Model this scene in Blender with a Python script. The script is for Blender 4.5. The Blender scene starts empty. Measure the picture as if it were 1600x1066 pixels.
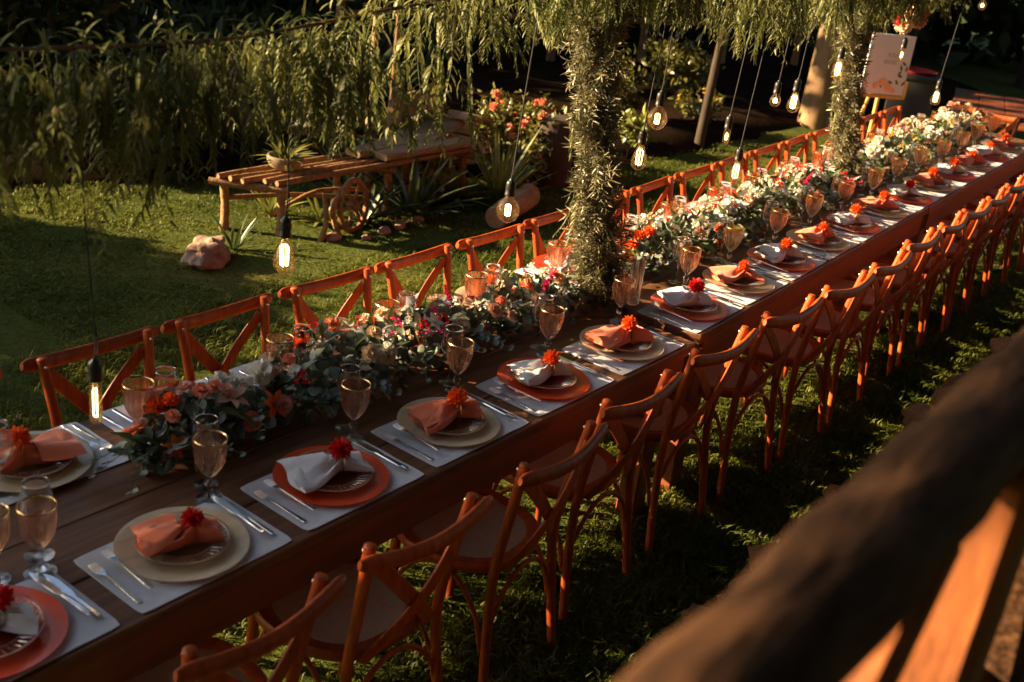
import bpy, bmesh, math, random
import numpy as np
from mathutils import Vector, Matrix, noise

PI = math.pi
scene = bpy.context.scene
COL = scene.collection
rng = np.random.default_rng(7)
random.seed(7)

# ------------------------------------------------------------------ camera, sky, sun, exposure
CAM = Vector((-3.8172, -2.2468, 2.4745))
PITCH, ROLL, YAW = math.radians(23.4067), math.radians(7.4657), math.radians(35.2877)
fw = Vector((math.cos(YAW) * math.cos(PITCH), math.sin(YAW) * math.cos(PITCH), -math.sin(PITCH)))
rt = Vector((math.sin(YAW), -math.cos(YAW), 0))
upv = rt.cross(fw)
r2 = rt * math.cos(ROLL) + upv * math.sin(ROLL)
u2 = -rt * math.sin(ROLL) + upv * math.cos(ROLL)
cam_data = bpy.data.cameras.new('camera')
cam = bpy.data.objects.new('camera', cam_data)
COL.objects.link(cam)
cam.matrix_world = Matrix(((r2.x, u2.x, -fw.x, CAM.x), (r2.y, u2.y, -fw.y, CAM.y), (r2.z, u2.z, -fw.z, CAM.z), (0, 0, 0, 1)))
cam_data.sensor_width = 36
cam_data.lens = 36 * 1759 / 1600
cam_data.clip_start = 0.05
cam_data.clip_end = 400
cam_data.dof.use_dof = True
cam_data.dof.focus_distance = 4.5
cam_data.dof.aperture_fstop = 3.3
scene.camera = cam

SUN_EL = math.radians(19)
SUN_AZ = math.atan2(-.578, .816)          # from +Y towards +X
world = bpy.data.worlds.new('World')
scene.world = world
world.use_nodes = True
wn = world.node_tree
wn.nodes.clear()
sky = wn.nodes.new('ShaderNodeTexSky')
sky.sky_type = 'NISHITA'
sky.sun_disc = False
sky.dust_density = 1.2
sky.ozone_density = 0.8
sky.air_density = 1.0
sky.sun_elevation = SUN_EL
sky.sun_rotation = SUN_AZ
bg = wn.nodes.new('ShaderNodeBackground')
bg.inputs['Strength'].default_value = 0.05
wo = wn.nodes.new('ShaderNodeOutputWorld')
wn.links.new(sky.outputs[0], bg.inputs[0])
wn.links.new(bg.outputs[0], wo.inputs[0])

sun_data = bpy.data.lights.new('sun', 'SUN')
sun_data.energy = 5.0
sun_data.angle = math.radians(0.5)
sun_data.color = (1.0, 0.71, 0.40)
sun = bpy.data.objects.new('sun', sun_data)
COL.objects.link(sun)
sd = Vector((-.578 * math.cos(SUN_EL), .816 * math.cos(SUN_EL), math.sin(SUN_EL)))
sun.rotation_euler = sd.to_track_quat('Z', 'Y').to_euler()
sun.location = sd * 30

vs = scene.view_settings
vs.view_transform = 'Standard'
vs.look = 'None'
vs.gamma = 1
vs.use_curve_mapping = False
vs.exposure = 2.35
scene.cycles.use_denoising = True
scene.cycles.max_bounces = 10
scene.cycles.transparent_max_bounces = 24
scene.cycles.caustics_reflective = False
scene.cycles.caustics_refractive = False
scene.cycles.sample_clamp_indirect = 4


# ------------------------------------------------------------------ materials
def nodes(name):
    m = bpy.data.materials.new(name)
    m.use_nodes = True
    nt = m.node_tree
    nt.nodes.clear()
    out = nt.nodes.new('ShaderNodeOutputMaterial')
    return m, nt, out


def N(nt, kind, **kw):
    n = nt.nodes.new(kind)
    for k, v in kw.items():
        if k in n.inputs:
            n.inputs[k].default_value = v
        else:
            setattr(n, k, v)
    return n


def ramp(nt, fac, stops):
    r = nt.nodes.new('ShaderNodeValToRGB')
    cr = r.color_ramp
    cr.elements[0].position, cr.elements[0].color = stops[0][0], (*stops[0][1], 1)
    cr.elements[1].position, cr.elements[1].color = stops[-1][0], (*stops[-1][1], 1)
    for p, c in stops[1:-1]:
        e = cr.elements.new(p)
        e.color = (*c, 1)
    nt.links.new(fac, r.inputs[0])
    return r.outputs[0]


def coords(nt, scale=(1, 1, 1), kind='Object'):
    tc = nt.nodes.new('ShaderNodeTexCoord')
    mp = nt.nodes.new('ShaderNodeMapping')
    mp.inputs['Scale'].default_value = scale
    nt.links.new(tc.outputs[kind], mp.inputs[0])
    return mp.outputs[0]


def vary(nt, col, amount=.25):
    """brightness differs a little from object to object"""
    oi = nt.nodes.new('ShaderNodeObjectInfo')
    mr = N(nt, 'ShaderNodeMapRange')
    mr.inputs['To Min'].default_value = 1 - amount
    mr.inputs['To Max'].default_value = 1 + amount
    nt.links.new(oi.outputs['Random'], mr.inputs[0])
    hs = nt.nodes.new('ShaderNodeHueSaturation')
    nt.links.new(mr.outputs[0], hs.inputs['Value'])
    nt.links.new(col, hs.inputs['Color'])
    return hs.outputs[0]


def surf(name, c1, c2, rough=.6, scale=8, stretch=(1, 1, 1), bump=.1, bscale=None, var=.15, coat=0, metal=0, detail=4, sheen=0, spec=.5):
    m, nt, out = nodes(name)
    p = N(nt, 'ShaderNodeBsdfPrincipled', Roughness=rough, Metallic=metal)
    p.inputs['Coat Weight'].default_value = coat
    p.inputs['Coat Roughness'].default_value = .15
    p.inputs['Sheen Weight'].default_value = sheen
    p.inputs['Specular IOR Level'].default_value = spec
    co = coords(nt, stretch)
    nz = N(nt, 'ShaderNodeTexNoise', Scale=scale, Detail=detail, Roughness=.6)
    nt.links.new(co, nz.inputs['Vector'])
    c = ramp(nt, nz.outputs['Fac'], [(.3, c1), (.7, c2)])
    if var:
        c = vary(nt, c, var)
    nt.links.new(c, p.inputs['Base Color'])
    if bump:
        nb = N(nt, 'ShaderNodeTexNoise', Scale=bscale or scale * 3, Detail=5)
        nt.links.new(co, nb.inputs['Vector'])
        b = N(nt, 'ShaderNodeBump', Strength=bump, Distance=.01)
        nt.links.new(nb.outputs['Fac'], b.inputs['Height'])
        nt.links.new(b.outputs[0], p.inputs['Normal'])
    nt.links.new(p.outputs[0], out.inputs[0])
    return m


def leafmat(name, c1, c2, scale=14, trans=.35, rough=.45, gloss=.06, var=.3):
    m, nt, out = nodes(name)
    co = coords(nt)
    nz = N(nt, 'ShaderNodeTexNoise', Scale=scale, Detail=3)
    nt.links.new(co, nz.inputs['Vector'])
    c = vary(nt, ramp(nt, nz.outputs['Fac'], [(.3, c1), (.7, c2)]), var)
    d = N(nt, 'ShaderNodeBsdfDiffuse')
    t = N(nt, 'ShaderNodeBsdfTranslucent')
    g = N(nt, 'ShaderNodeBsdfGlossy', Roughness=rough)
    nt.links.new(c, d.inputs['Color'])
    nt.links.new(c, t.inputs['Color'])
    a = N(nt, 'ShaderNodeMixShader')
    a.inputs[0].default_value = trans
    nt.links.new(d.outputs[0], a.inputs[1])
    nt.links.new(t.outputs[0], a.inputs[2])
    b = N(nt, 'ShaderNodeMixShader')
    b.inputs[0].default_value = gloss
    nt.links.new(a.outputs[0], b.inputs[1])
    nt.links.new(g.outputs[0], b.inputs[2])
    nt.links.new(b.outputs[0], out.inputs[0])
    return m


def thinglass(name, tint, edge, rough=.03, body=0.0, bodycol=(1, .5, .35), refl=1.0):
    """a thin wall of glass: clear face on, tinted and shiny at grazing angles, a little body that catches light"""
    m, nt, out = nodes(name)
    lw = N(nt, 'ShaderNodeLayerWeight', Blend=.35)
    c = ramp(nt, lw.outputs['Facing'], [(.15, tint), (.95, edge)])
    tr = N(nt, 'ShaderNodeBsdfTransparent')
    nt.links.new(c, tr.inputs[0])
    tl = N(nt, 'ShaderNodeBsdfTranslucent', Color=(*bodycol, 1))
    a = N(nt, 'ShaderNodeMixShader')
    a.inputs[0].default_value = body
    nt.links.new(tr.outputs[0], a.inputs[1])
    nt.links.new(tl.outputs[0], a.inputs[2])
    g = N(nt, 'ShaderNodeBsdfGlossy', Roughness=rough)
    l2 = N(nt, 'ShaderNodeLayerWeight', Blend=.5)
    pw = N(nt, 'ShaderNodeMath', operation='POWER')
    pw.inputs[1].default_value = 4
    nt.links.new(l2.outputs['Facing'], pw.inputs[0])
    ml = N(nt, 'ShaderNodeMath', operation='MULTIPLY_ADD')
    ml.inputs[1].default_value = .5 * refl
    ml.inputs[2].default_value = .04 * refl
    nt.links.new(pw.outputs[0], ml.inputs[0])
    b = N(nt, 'ShaderNodeMixShader')
    nt.links.new(ml.outputs[0], b.inputs[0])
    nt.links.new(a.outputs[0], b.inputs[1])
    nt.links.new(g.outputs[0], b.inputs[2])
    nt.links.new(b.outputs[0], out.inputs[0])
    return m


def realglass(name, tint, clear=.4, ior=1.45, rough=.0, body=0.0, bodycol=(1, .6, .4)):
    m, nt, out = nodes(name)
    g = N(nt, 'ShaderNodeBsdfGlass', IOR=ior, Roughness=rough, Color=(*tint, 1))
    t = N(nt, 'ShaderNodeBsdfTransparent', Color=(*tint, 1))
    a = N(nt, 'ShaderNodeMixShader')
    a.inputs[0].default_value = clear
    nt.links.new(g.outputs[0], a.inputs[1])
    nt.links.new(t.outputs[0], a.inputs[2])
    last = a
    if body:
        tl = N(nt, 'ShaderNodeBsdfTranslucent', Color=(*bodycol, 1))
        last = N(nt, 'ShaderNodeMixShader')
        last.inputs[0].default_value = body
        nt.links.new(a.outputs[0], last.inputs[1])
        nt.links.new(tl.outputs[0], last.inputs[2])
    nt.links.new(last.outputs[0], out.inputs[0])
    return m


def glow(name, col, strength):
    m, nt, out = nodes(name)
    e = N(nt, 'ShaderNodeEmission', Color=(*col, 1), Strength=strength)
    nt.links.new(e.outputs[0], out.inputs[0])
    return m


M = {}
M['chair'] = surf('chair_wood', (.25, .038, .006), (.50, .098, .014), .46, 3.5, (14, 14, 2.2), .12, 9, .25, coat=.0, spec=.4, detail=8)
M['cane'] = surf('cane_seat', (.54, .39, .25), (.66, .49, .33), .6, 60, (1, 1, 1), .3, 220, .1)
M['bolt'] = surf('bolt_metal', (.45, .38, .3), (.6, .5, .4), .35, 30, bump=0, metal=1)
M['tabletop'] = surf('table_wood', (.09, .036, .016), (.22, .10, .045), .5, 3.2, (.7, 11, 8), .2, 5, .2, coat=.0, detail=8, spec=.35)
M['apron'] = surf('apron_wood', (.16, .045, .016), (.26, .075, .026), .42, 3, (.8, 9, 7), .1, 6, .1, coat=.15)
M['mat'] = surf('placemat_linen', (.72, .72, .76), (.81, .81, .85), .9, 40, bump=.25, bscale=500, var=.04)
M['charger_red'] = surf('red_charger', (.80, .065, .012), (.85, .09, .018), .28, 10, bump=0, var=.06, coat=.4)
M['charger_gold'] = surf('cream_charger', (.60, .44, .25), (.76, .60, .39), .36, 9, (1, 5, 1), bump=.06, var=.08, coat=.3, detail=7)
M['napkin_coral'] = surf('coral_cloth', (.80, .165, .065), (.88, .235, .10), .85, 12, bump=.15, bscale=380, var=.05, sheen=.3)
M['napkin_white'] = surf('white_cloth', (.78, .76, .76), (.86, .85, .84), .85, 12, bump=.15, bscale=380, var=.03, sheen=.2)
M['silver'] = surf('steel_cutlery', (.62, .64, .68), (.74, .76, .80), .18, 30, bump=0, var=.05, metal=1)
M['rib'] = thinglass('pressed_rib_glass', (.96, .84, .74), (.9, .7, .58), rough=.15, body=.55, bodycol=(1, .82, .68), refl=4.0)
M['gold'] = surf('gold_rim', (.75, .48, .18), (.85, .58, .25), .25, 30, bump=0, metal=1)
M['glass'] = realglass('clear_glass', (.98, .98, .98), .1)
M['lip_glint'] = thinglass('glass_lip_glint', (.95, .95, .95), (.8, .8, .8), rough=.1, body=.3, bodycol=(1, 1, 1), refl=4)  # pale, extra shiny glass standing in for the bright rim highlight
M['glass_solid'] = realglass('clear_glass_stem', (.97, .97, .97), .2)
M['rose_glass'] = realglass('rose_glass', (.99, .88, .80), .4, 1.42, .0, .02, (1, .66, .48))
M['dish'] = realglass('pressed_amber_glass', (.985, .90, .82), .45, 1.45, .02, .05, (1, .72, .55))
M['amber'] = thinglass('amber_bulb_glass', (.99, .87, .64), (.80, .52, .26), rough=.02, body=.04, bodycol=(1, .65, .3), refl=1.6)
M['filament'] = glow('lit_filament', (1, .68, .32), 4.5)
M['stem_glass'] = thinglass('bulb_mount_glass', (.95, .9, .8), (.7, .6, .45))
M['black'] = surf('black_bakelite', (.012, .011, .010), (.02, .018, .016), .4, 20, bump=.02, var=0)
M['cord'] = surf('black_cord', (.012, .011, .011), (.03, .026, .022), .7, 200, bump=.1, var=0)
M['vine'] = leafmat('hanging_leaf', (.07, .095, .022), (.21, .21, .075), 9, .3, .45, .02, .4)
M['sprig'] = leafmat('column_leaf', (.085, .085, .038), (.25, .22, .115), 12, .2, .4, .05, .4)
M['stemwood'] = surf('twig', (.10, .055, .025), (.20, .11, .05), .8, 20, bump=.1)
M['euca'] = leafmat('eucalyptus_leaf', (.13, .17, .125), (.27, .31, .24), 18, .22, .45, .05, .3)
M['greenleaf'] = leafmat('green_leaf', (.045, .075, .014), (.11, .13, .03), 18, .3, .4, .06, .35)
FL = {}
for k, a, b in (('coral', (.85, .27, .16), (.9, .42, .28)), ('orange', (.85, .11, .012), (.9, .20, .03)), ('red', (.62, .012, .015), (.75, .03, .03)),
                ('white', (.74, .70, .60), (.84, .82, .74)), ('cream', (.78, .58, .38), (.85, .70, .50)), ('pink', (.62, .03, .12), (.75, .08, .20)),
                ('blush', (.80, .42, .30), (.88, .58, .45)), ('yellow', (.75, .42, .04), (.85, .55, .10))):
    FL[k] = leafmat('petal_' + k, a, b, 30, .25, .6, .02, .12)
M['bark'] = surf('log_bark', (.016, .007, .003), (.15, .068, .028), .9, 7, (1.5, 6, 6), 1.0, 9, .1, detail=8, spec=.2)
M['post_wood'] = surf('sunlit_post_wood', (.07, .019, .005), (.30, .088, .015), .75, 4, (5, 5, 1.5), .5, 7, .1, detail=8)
M['branch'] = surf('peeled_branch', (.14, .065, .022), (.36, .19, .07), .75, 6, (5, 5, 5), .5, 14, .3, detail=7)
M['plank'] = surf('weathered_plank', (.17, .10, .045), (.36, .23, .11), .75, 3, (2, 8, 8), .25, 10, .15)
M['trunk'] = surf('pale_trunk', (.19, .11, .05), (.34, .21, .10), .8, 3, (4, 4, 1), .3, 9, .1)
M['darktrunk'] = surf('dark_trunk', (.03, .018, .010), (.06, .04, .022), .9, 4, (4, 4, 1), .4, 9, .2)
M['stone'] = surf('wall_stone', (.20, .085, .032), (.44, .21, .085), .9, 9, bump=.7, bscale=40, var=.25)
M['rock'] = surf('pale_rock', (.20, .12, .08), (.38, .26, .18), .9, 6, bump=.5, bscale=18, var=.1)
M['clay'] = surf('clay_bowl', (.17, .13, .09), (.25, .20, .14), .8, 8, bump=.15, var=0)
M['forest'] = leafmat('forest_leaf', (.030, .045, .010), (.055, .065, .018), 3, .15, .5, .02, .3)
M['shrub'] = leafmat('shrub_leaf', (.09, .10, .015), (.20, .19, .04), 6, .3, .4, .05, .3)
M['agave'] = leafmat('agave_blade', (.045, .075, .025), (.10, .13, .045), 6, .2, .4, .07, .3)
M['yucca'] = leafmat('yucca_blade', (.16, .19, .035), (.28, .29, .07), 6, .3, .4, .06, .25)
M['grass'] = leafmat('grass_blade', (.048, .080, .011), (.185, .195, .030), 1.6, .42, .5, .015, .0)
M['board'] = surf('white_board', (.74, .77, .82), (.78, .81, .86), .6, 5, bump=0, var=0)
M['ink'] = surf('grey_ink', (.48, .46, .45), (.52, .50, .48), .8, 5, bump=0, var=0)
M['print_green'] = surf('printed_leaf', (.10, .10, .03), (.16, .15, .05), .8, 20, bump=0, var=.2)
M['print_peach'] = surf('printed_flower', (.70, .36, .18), (.80, .50, .30), .8, 30, bump=0, var=.1)
M['mat_print'] = surf('mat_printed_leaf', (.06, .09, .05), (.10, .13, .08), .9, 20, bump=0, var=.1)
M['gold_stand'] = surf('gilded_stand', (.50, .33, .08), (.62, .43, .13), .5, 8, bump=.05, var=0)
M['soil'] = surf('bare_soil', (.012, .007, .004), (.026, .015, .008), 1.0, 3, bump=.4, var=0, spec=.02)
M['dark_paint'] = surf('dark_paint', (.008, .007, .006), (.014, .012, .010), .6, 5, bump=.05, var=0)
M['redpaint'] = surf('red_tray', (.25, .01, .008), (.32, .018, .01), .5, 8, bump=0, var=0)


def ground_mat():
    m, nt, out = nodes('lawn_ground')
    p = N(nt, 'ShaderNodeBsdfPrincipled', Roughness=.95)
    p.inputs['Specular IOR Level'].default_value = .1
    co = coords(nt)
    n1 = N(nt, 'ShaderNodeTexNoise', Scale=.55, Detail=5, Roughness=.6)
    n2 = N(nt, 'ShaderNodeTexNoise', Scale=38, Detail=6, Roughness=.7)
    nt.links.new(co, n1.inputs['Vector'])
    nt.links.new(co, n2.inputs['Vector'])
    a = ramp(nt, n1.outputs['Fac'], [(.32, (.055, .088, .014)), (.52, (.105, .13, .022)), (.72, (.20, .145, .042))])
    b = ramp(nt, n2.outputs['Fac'], [(.3, (.35, .35, .35)), (.7, (1, 1, 1))])
    mx = N(nt, 'ShaderNodeMix', data_type='RGBA', blend_type='MULTIPLY')
    mx.inputs['Factor'].default_value = 1
    nt.links.new(a, mx.inputs['A'])
    nt.links.new(b, mx.inputs['B'])
    nt.links.new(mx.outputs['Result'], p.inputs['Base Color'])
    bp = N(nt, 'ShaderNodeBump', Strength=.6, Distance=.03)
    nt.links.new(n2.outputs['Fac'], bp.inputs['Height'])
    nt.links.new(bp.outputs[0], p.inputs['Normal'])
    nt.links.new(p.outputs[0], out.inputs[0])
    return m


M['ground'] = ground_mat()


# ------------------------------------------------------------------ mesh tools
class MB:
    """collects vertices and faces, then links them as one mesh"""
    def __init__(s):
        s.V, s.F, s.n = [], [], 0

    def add(s, V, *Fs):
        V = np.asarray(V, float).reshape(-1, 3)
        for F in Fs:
            F = np.asarray(F, np.int64)
            if F.size:
                s.F.append(F + s.n)
        s.V.append(V)
        s.n += len(V)
        return s

    def arrays(s):
        return np.concatenate(s.V), s.F

    def merge(s, o, R=None, t=(0, 0, 0)):
        V, F = o.arrays()
        if R is not None:
            V = V @ np.asarray(R).T
        s.add(V + np.asarray(t), *F)
        return s

    def scatter(s, o, Rs, ts):
        """copies of o turned by Rs (n,3,3) (scale included) at ts (n,3)"""
        V, Fs = o.arrays()
        Rs, ts = np.asarray(Rs), np.asarray(ts)
        n, k = len(ts), len(V)
        VV = np.einsum('nij,kj->nki', Rs, V) + ts[:, None, :]
        off = (np.arange(n) * k)[:, None, None]
        s.add(VV.reshape(-1, 3), *[(F[None] + off).reshape(-1, F.shape[1]) for F in Fs])
        return s

    def mesh(s, name, mat, angle=40, flat=False):
        V = np.concatenate(s.V)
        me = bpy.data.meshes.new(name)
        me.vertices.add(len(V))
        me.vertices.foreach_set('co', V.ravel())
        nl = sum(F.size for F in s.F)
        me.loops.add(nl)
        me.loops.foreach_set('vertex_index', np.concatenate([F.ravel() for F in s.F]).astype(np.int32))
        tot = np.concatenate([np.full(len(F), F.shape[1]) for F in s.F]).astype(np.int32)
        me.polygons.add(len(tot))
        me.polygons.foreach_set('loop_start', (np.cumsum(tot) - tot).astype(np.int32))
        me.polygons.foreach_set('loop_total', tot)
        me.polygons.foreach_set('use_smooth', np.full(len(tot), not flat))
        me.update(calc_edges=True)
        me.validate()
        if not flat and angle and len(tot) < 60000:
            me.set_sharp_from_angle(angle=math.radians(angle))
        me.materials.append(mat)
        return me


def norm(v):
    v = np.asarray(v, float)
    return v / max(np.linalg.norm(v), 1e-9)


def frames(path, up=None):
    P = np.asarray(path, float)
    T = np.gradient(P, axis=0)
    T /= np.linalg.norm(T, axis=1)[:, None] + 1e-12
    A = np.zeros_like(P)
    u = np.asarray(up, float) if up is not None else (np.array([0, 0, 1.]) if abs(T[0][2]) < .9 else np.array([0, 1., 0]))
    for i in range(len(P)):
        a = u - T[i] * (u @ T[i])
        A[i] = norm(a)
        if up is None:
            u = A[i]
    B = np.cross(T, A)
    return P, T, A, B


def sweep(mb, path, sec, up=None, scale=None, caps=True):
    """sec (m,2): first coordinate along the side direction, second along up"""
    P, T, A, B = frames(path, up)
    sec = np.asarray(sec, float)
    n, m = len(P), len(sec)
    sc = np.ones((n, 2)) if scale is None else np.asarray(scale, float)
    if sc.ndim == 1:
        sc = np.stack([sc, sc], 1)
    V = P[:, None] + B[:, None] * (sec[None, :, 0:1] * sc[:, None, 0:1]) + A[:, None] * (sec[None, :, 1:2] * sc[:, None, 1:2])
    i = np.arange(n - 1)[:, None]
    j = np.arange(m)[None]
    k = (j + 1) % m
    F = np.stack([i * m + j, i * m + k, (i + 1) * m + k, (i + 1) * m + j], -1).reshape(-1, 4)
    V = V.reshape(-1, 3)
    tris = []
    if caps:
        V = np.concatenate([V, P[:1], P[-1:]])
        a, b = n * m, n * m + 1
        for q in range(m):
            tris.append((a, (q + 1) % m, q))
            tris.append((b, (n - 1) * m + q, (n - 1) * m + (q + 1) % m))
    mb.add(V, F, *( [np.array(tris)] if tris else []))
    return mb


def circ(n, r=1.0, ry=None):
    a = np.arange(n) * 2 * PI / n
    return np.stack([r * np.cos(a), (ry or r) * np.sin(a)], 1)


def tube(mb, path, r, n=8, up=None, caps=True):
    r = np.broadcast_to(np.asarray(r, float), (len(path),))
    return sweep(mb, path, circ(n), up, r, caps)


def smooth_path(pts, k=4):
    """Catmull-Rom through pts"""
    P = np.asarray(pts, float)
    Q = np.vstack([2 * P[0] - P[1], P, 2 * P[-1] - P[-2]])
    out = []
    for i in range(1, len(Q) - 2):
        for t in np.arange(k) / k:
            a, b, c, d = Q[i - 1:i + 3]
            out.append(.5 * (2 * b + (c - a) * t + (2 * a - 5 * b + 4 * c - d) * t * t + (3 * b - a - 3 * c + d) * t ** 3))
    out.append(P[-1])
    return np.array(out)


def rect(w, h, c=.15):
    c = c * min(w, h)
    a, b = w / 2, h / 2
    return np.array([(a, -b + c), (a, b - c), (a - c, b), (-a + c, b), (-a, b - c), (-a, -b + c), (-a + c, -b), (a - c, -b)])


def lathe(mb, prof, n=24, flute=0, nf=0, fr=None, cap=False):
    prof = np.asarray(prof, float)
    a = np.arange(n) * 2 * PI / n
    r = prof[:, 0][:, None] * np.ones(n)[None]
    if flute:
        w = np.ones(len(prof)) if fr is None else np.asarray(fr)
        r = r * (1 + flute * w[:, None] * np.cos(nf * a)[None])
    V = np.stack([r * np.cos(a), r * np.sin(a), prof[:, 1][:, None] * np.ones(n)], -1).reshape(-1, 3)
    i = np.arange(len(prof) - 1)[:, None]
    j = np.arange(n)[None]
    k = (j + 1) % n
    F = np.stack([i * n + j, i * n + k, (i + 1) * n + k, (i + 1) * n + j], -1).reshape(-1, 4)
    mb.add(V, F)
    return mb


def box(mb, x0, x1, y0, y1, z0, z1, c=.12):
    """a chamfered bar along its longest side"""
    d = np.array([x1 - x0, y1 - y0, z1 - z0])
    ctr = np.array([(x0 + x1) / 2, (y0 + y1) / 2, (z0 + z1) / 2])
    ax = int(np.argmax(d))
    e = np.zeros(3)
    e[ax] = d[ax] / 2
    up = (0, 0, 1) if ax != 2 else (0, 1, 0)
    if ax == 0:
        s = rect(d[1], d[2], c)
    elif ax == 1:
        s = rect(d[0], d[2], c)
    else:
        s = rect(d[0], d[1], c)
    k = min(s.ptp(0) if hasattr(s, 'ptp') else np.ptp(s, 0)) * c * .5
    u = e / np.linalg.norm(e)
    sm = 1 - 2 * k / np.ptp(s, 0)
    sweep(mb, [ctr - e, ctr - e + u * k, ctr + e - u * k, ctr + e], s, up, np.array([sm, (1, 1), (1, 1), sm]))
    return mb


def blade(length, width, k=4, fold=.15, curve=.2, tip=.0, base=.25, peak=.4):
    """a leaf lying along +X, folded along its midrib, drooping by curve"""
    t = np.linspace(0, 1, k + 1)
    w = width / 2 * np.where(t < peak, base + (1 - base) * np.sin(t / peak * PI / 2), np.cos((t - peak) / (1 - peak) * PI / 2) * (1 - tip) + tip)
    z = -curve * length * t ** 2
    V = []
    for i in range(k + 1):
        V += [(t[i] * length, -w[i], z[i] + fold * w[i]), (t[i] * length, 0, z[i]), (t[i] * length, w[i], z[i] + fold * w[i])]
    F = []
    for i in range(k):
        a = i * 3
        F += [(a, a + 3, a + 4, a + 1), (a + 1, a + 4, a + 5, a + 2)]
    mb = MB()
    mb.add(V, F)
    return mb


def rotm(d, roll=0.0, s=1.0):
    """matrix whose X axis is d, Z as upright as can be, turned by roll about d"""
    x = norm(d)
    up = np.array([0, 0, 1.]) if abs(x[2]) < .97 else np.array([0, 1., 0])
    y = norm(np.cross(up, x))
    z = np.cross(x, y)
    c, q = math.cos(roll), math.sin(roll)
    return np.stack([x, y * c + z * q, -y * q + z * c], 1) * s


def rz(a, s=1.0):
    c, q = math.cos(a), math.sin(a)
    return np.array([[c, -q, 0], [q, c, 0], [0, 0, 1.]]) * s


def rand_dirs(n):
    v = rng.normal(size=(n, 3))
    return v / np.linalg.norm(v, axis=1)[:, None]


# ------------------------------------------------------------------ objects
def link(name, data, parent=None):
    o = bpy.data.objects.new(name, data)
    COL.objects.link(o)
    if parent is not None:
        o.parent = parent
    return o


def thing(name, label, cat, loc=(0, 0, 0), rot=0.0, group=None, data=None):
    o = link(name, data)
    o.location = loc
    o.rotation_euler = rot if isinstance(rot, (tuple, list)) else (0, 0, rot)
    if data is None:
        o.empty_display_size = .05
    tag(o, label, cat, group)
    return o


def tag(o, label, cat, group=None):
    o['label'] = label
    o['category'] = cat
    if group:
        o['group'] = group


def part(name, me, parent, label=None, kind=None, loc=None, mw=None):
    o = link(name, me, parent)
    if loc is not None:
        o.location = loc
    if mw is not None:
        o.matrix_local = mw
    if label:
        o['label'] = label
    if kind:
        o['kind'] = kind
    return o


def m44(R, t):
    m = Matrix.Identity(4)
    for i in range(3):
        for j in range(3):
            m[i][j] = R[i][j]
        m[i][3] = t[i]
    return m


def dup(root, loc, rot, label, group=None):
    r = root.copy()
    COL.objects.link(r)
    r.location = loc
    r.rotation_euler = rot if isinstance(rot, (tuple, list)) else (0, 0, rot)
    r['label'] = label
    if group:
        r['group'] = group
    for ch in list(root.children):
        c = ch.copy()
        COL.objects.link(c)
        c.parent = r
        for g in list(ch.children):
            d = g.copy()
            COL.objects.link(d)
            d.parent = c
    return r


class Maker:
    """builds the first of a kind, then copies it"""
    def __init__(s, fn):
        s.fn, s.first = fn, {}

    def __call__(s, key, loc, rot, label, group):
        if key not in s.first:
            o = s.fn(key)
            o.location = loc
            o.rotation_euler = rot if isinstance(rot, (tuple, list)) else (0, 0, rot)
            o['label'] = label
            o['group'] = group
            s.first[key] = o
            return o
        return dup(s.first[key], loc, rot, label, group)


ORD = ['first', 'second', 'third', 'fourth', 'fifth', 'sixth', 'seventh', 'eighth', 'ninth', 'tenth', 'eleventh', 'twelfth',
       'thirteenth', 'fourteenth', 'fifteenth', 'sixteenth', 'seventeenth', 'eighteenth', 'nineteenth', 'twentieth']

# second and third table stand slightly askew to the first
A2 = .0388


def T2(x, y, z=0.0):
    return (x * math.cos(A2) - y * math.sin(A2), x * math.sin(A2) + y * math.cos(A2) + .0041, z)


H1, H2 = .775, .797                      # heights of the first table and of the two beyond

# ------------------------------------------------------------------ ground, bank, wall
def ground():
    xs = np.concatenate([np.linspace(-60, -6, 12), np.linspace(-5, 14, 60), np.linspace(16, 90, 14)])
    ys = np.concatenate([np.linspace(-60, -6, 10), np.linspace(-5, 14, 50), np.linspace(16, 90, 14)])
    X, Y = np.meshgrid(xs, ys, indexing='ij')
    Z = .02 * np.sin(X * .8 + 1) * np.sin(Y * .7)
    # the garden bed beyond the lawn rises gently
    Z = np.where((abs(Y) < 1.6) & (X < 8), Z * .2, Z) - .012
    V = np.stack([X, Y, Z], -1).reshape(-1, 3)
    n, m = X.shape
    i = np.arange(n - 1)[:, None] * m
    j = np.arange(m - 1)[None]
    F = np.stack([i + j, i + j + m, i + j + m + 1, i + j + 1], -1).reshape(-1, 4)
    mb = MB().add(V, F)
    o = link('ground', mb.mesh('ground', M['ground']))
    o['kind'] = 'structure'


ground()


def bed_edge(x):
    """where the lawn ends and the planted bed begins"""
    return np.interp(x, [-4, 0, 1, 2.5, 4.5, 8.5, 12], [4.9, 4.75, 4.4, 3.55, 2.95, 2.75, 2.4])


def soil_bed():
    xs = np.linspace(-6, 14, 60)
    mb = MB()
    V = []
    for x in xs:
        e = bed_edge(x) + .05 * math.sin(x * 5) + .04 * math.sin(x * 11)
        for k, (d, z) in enumerate(((0, -.03), (.06, .03), (.5, .09), (3, .12), (14, .15))):
            V.append((x + d * .15, e + d, z + .015 * math.sin(x * 9 + k)))
    n = len(xs)
    F = []
    for i in range(n - 1):
        for k in range(4):
            a = i * 5 + k
            F.append((a, a + 5, a + 6, a + 1))
    mb.add(V, F)
    o = link('garden_bed', mb.mesh('garden_bed', M['soil']))
    o['kind'] = 'structure'


soil_bed()


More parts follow.
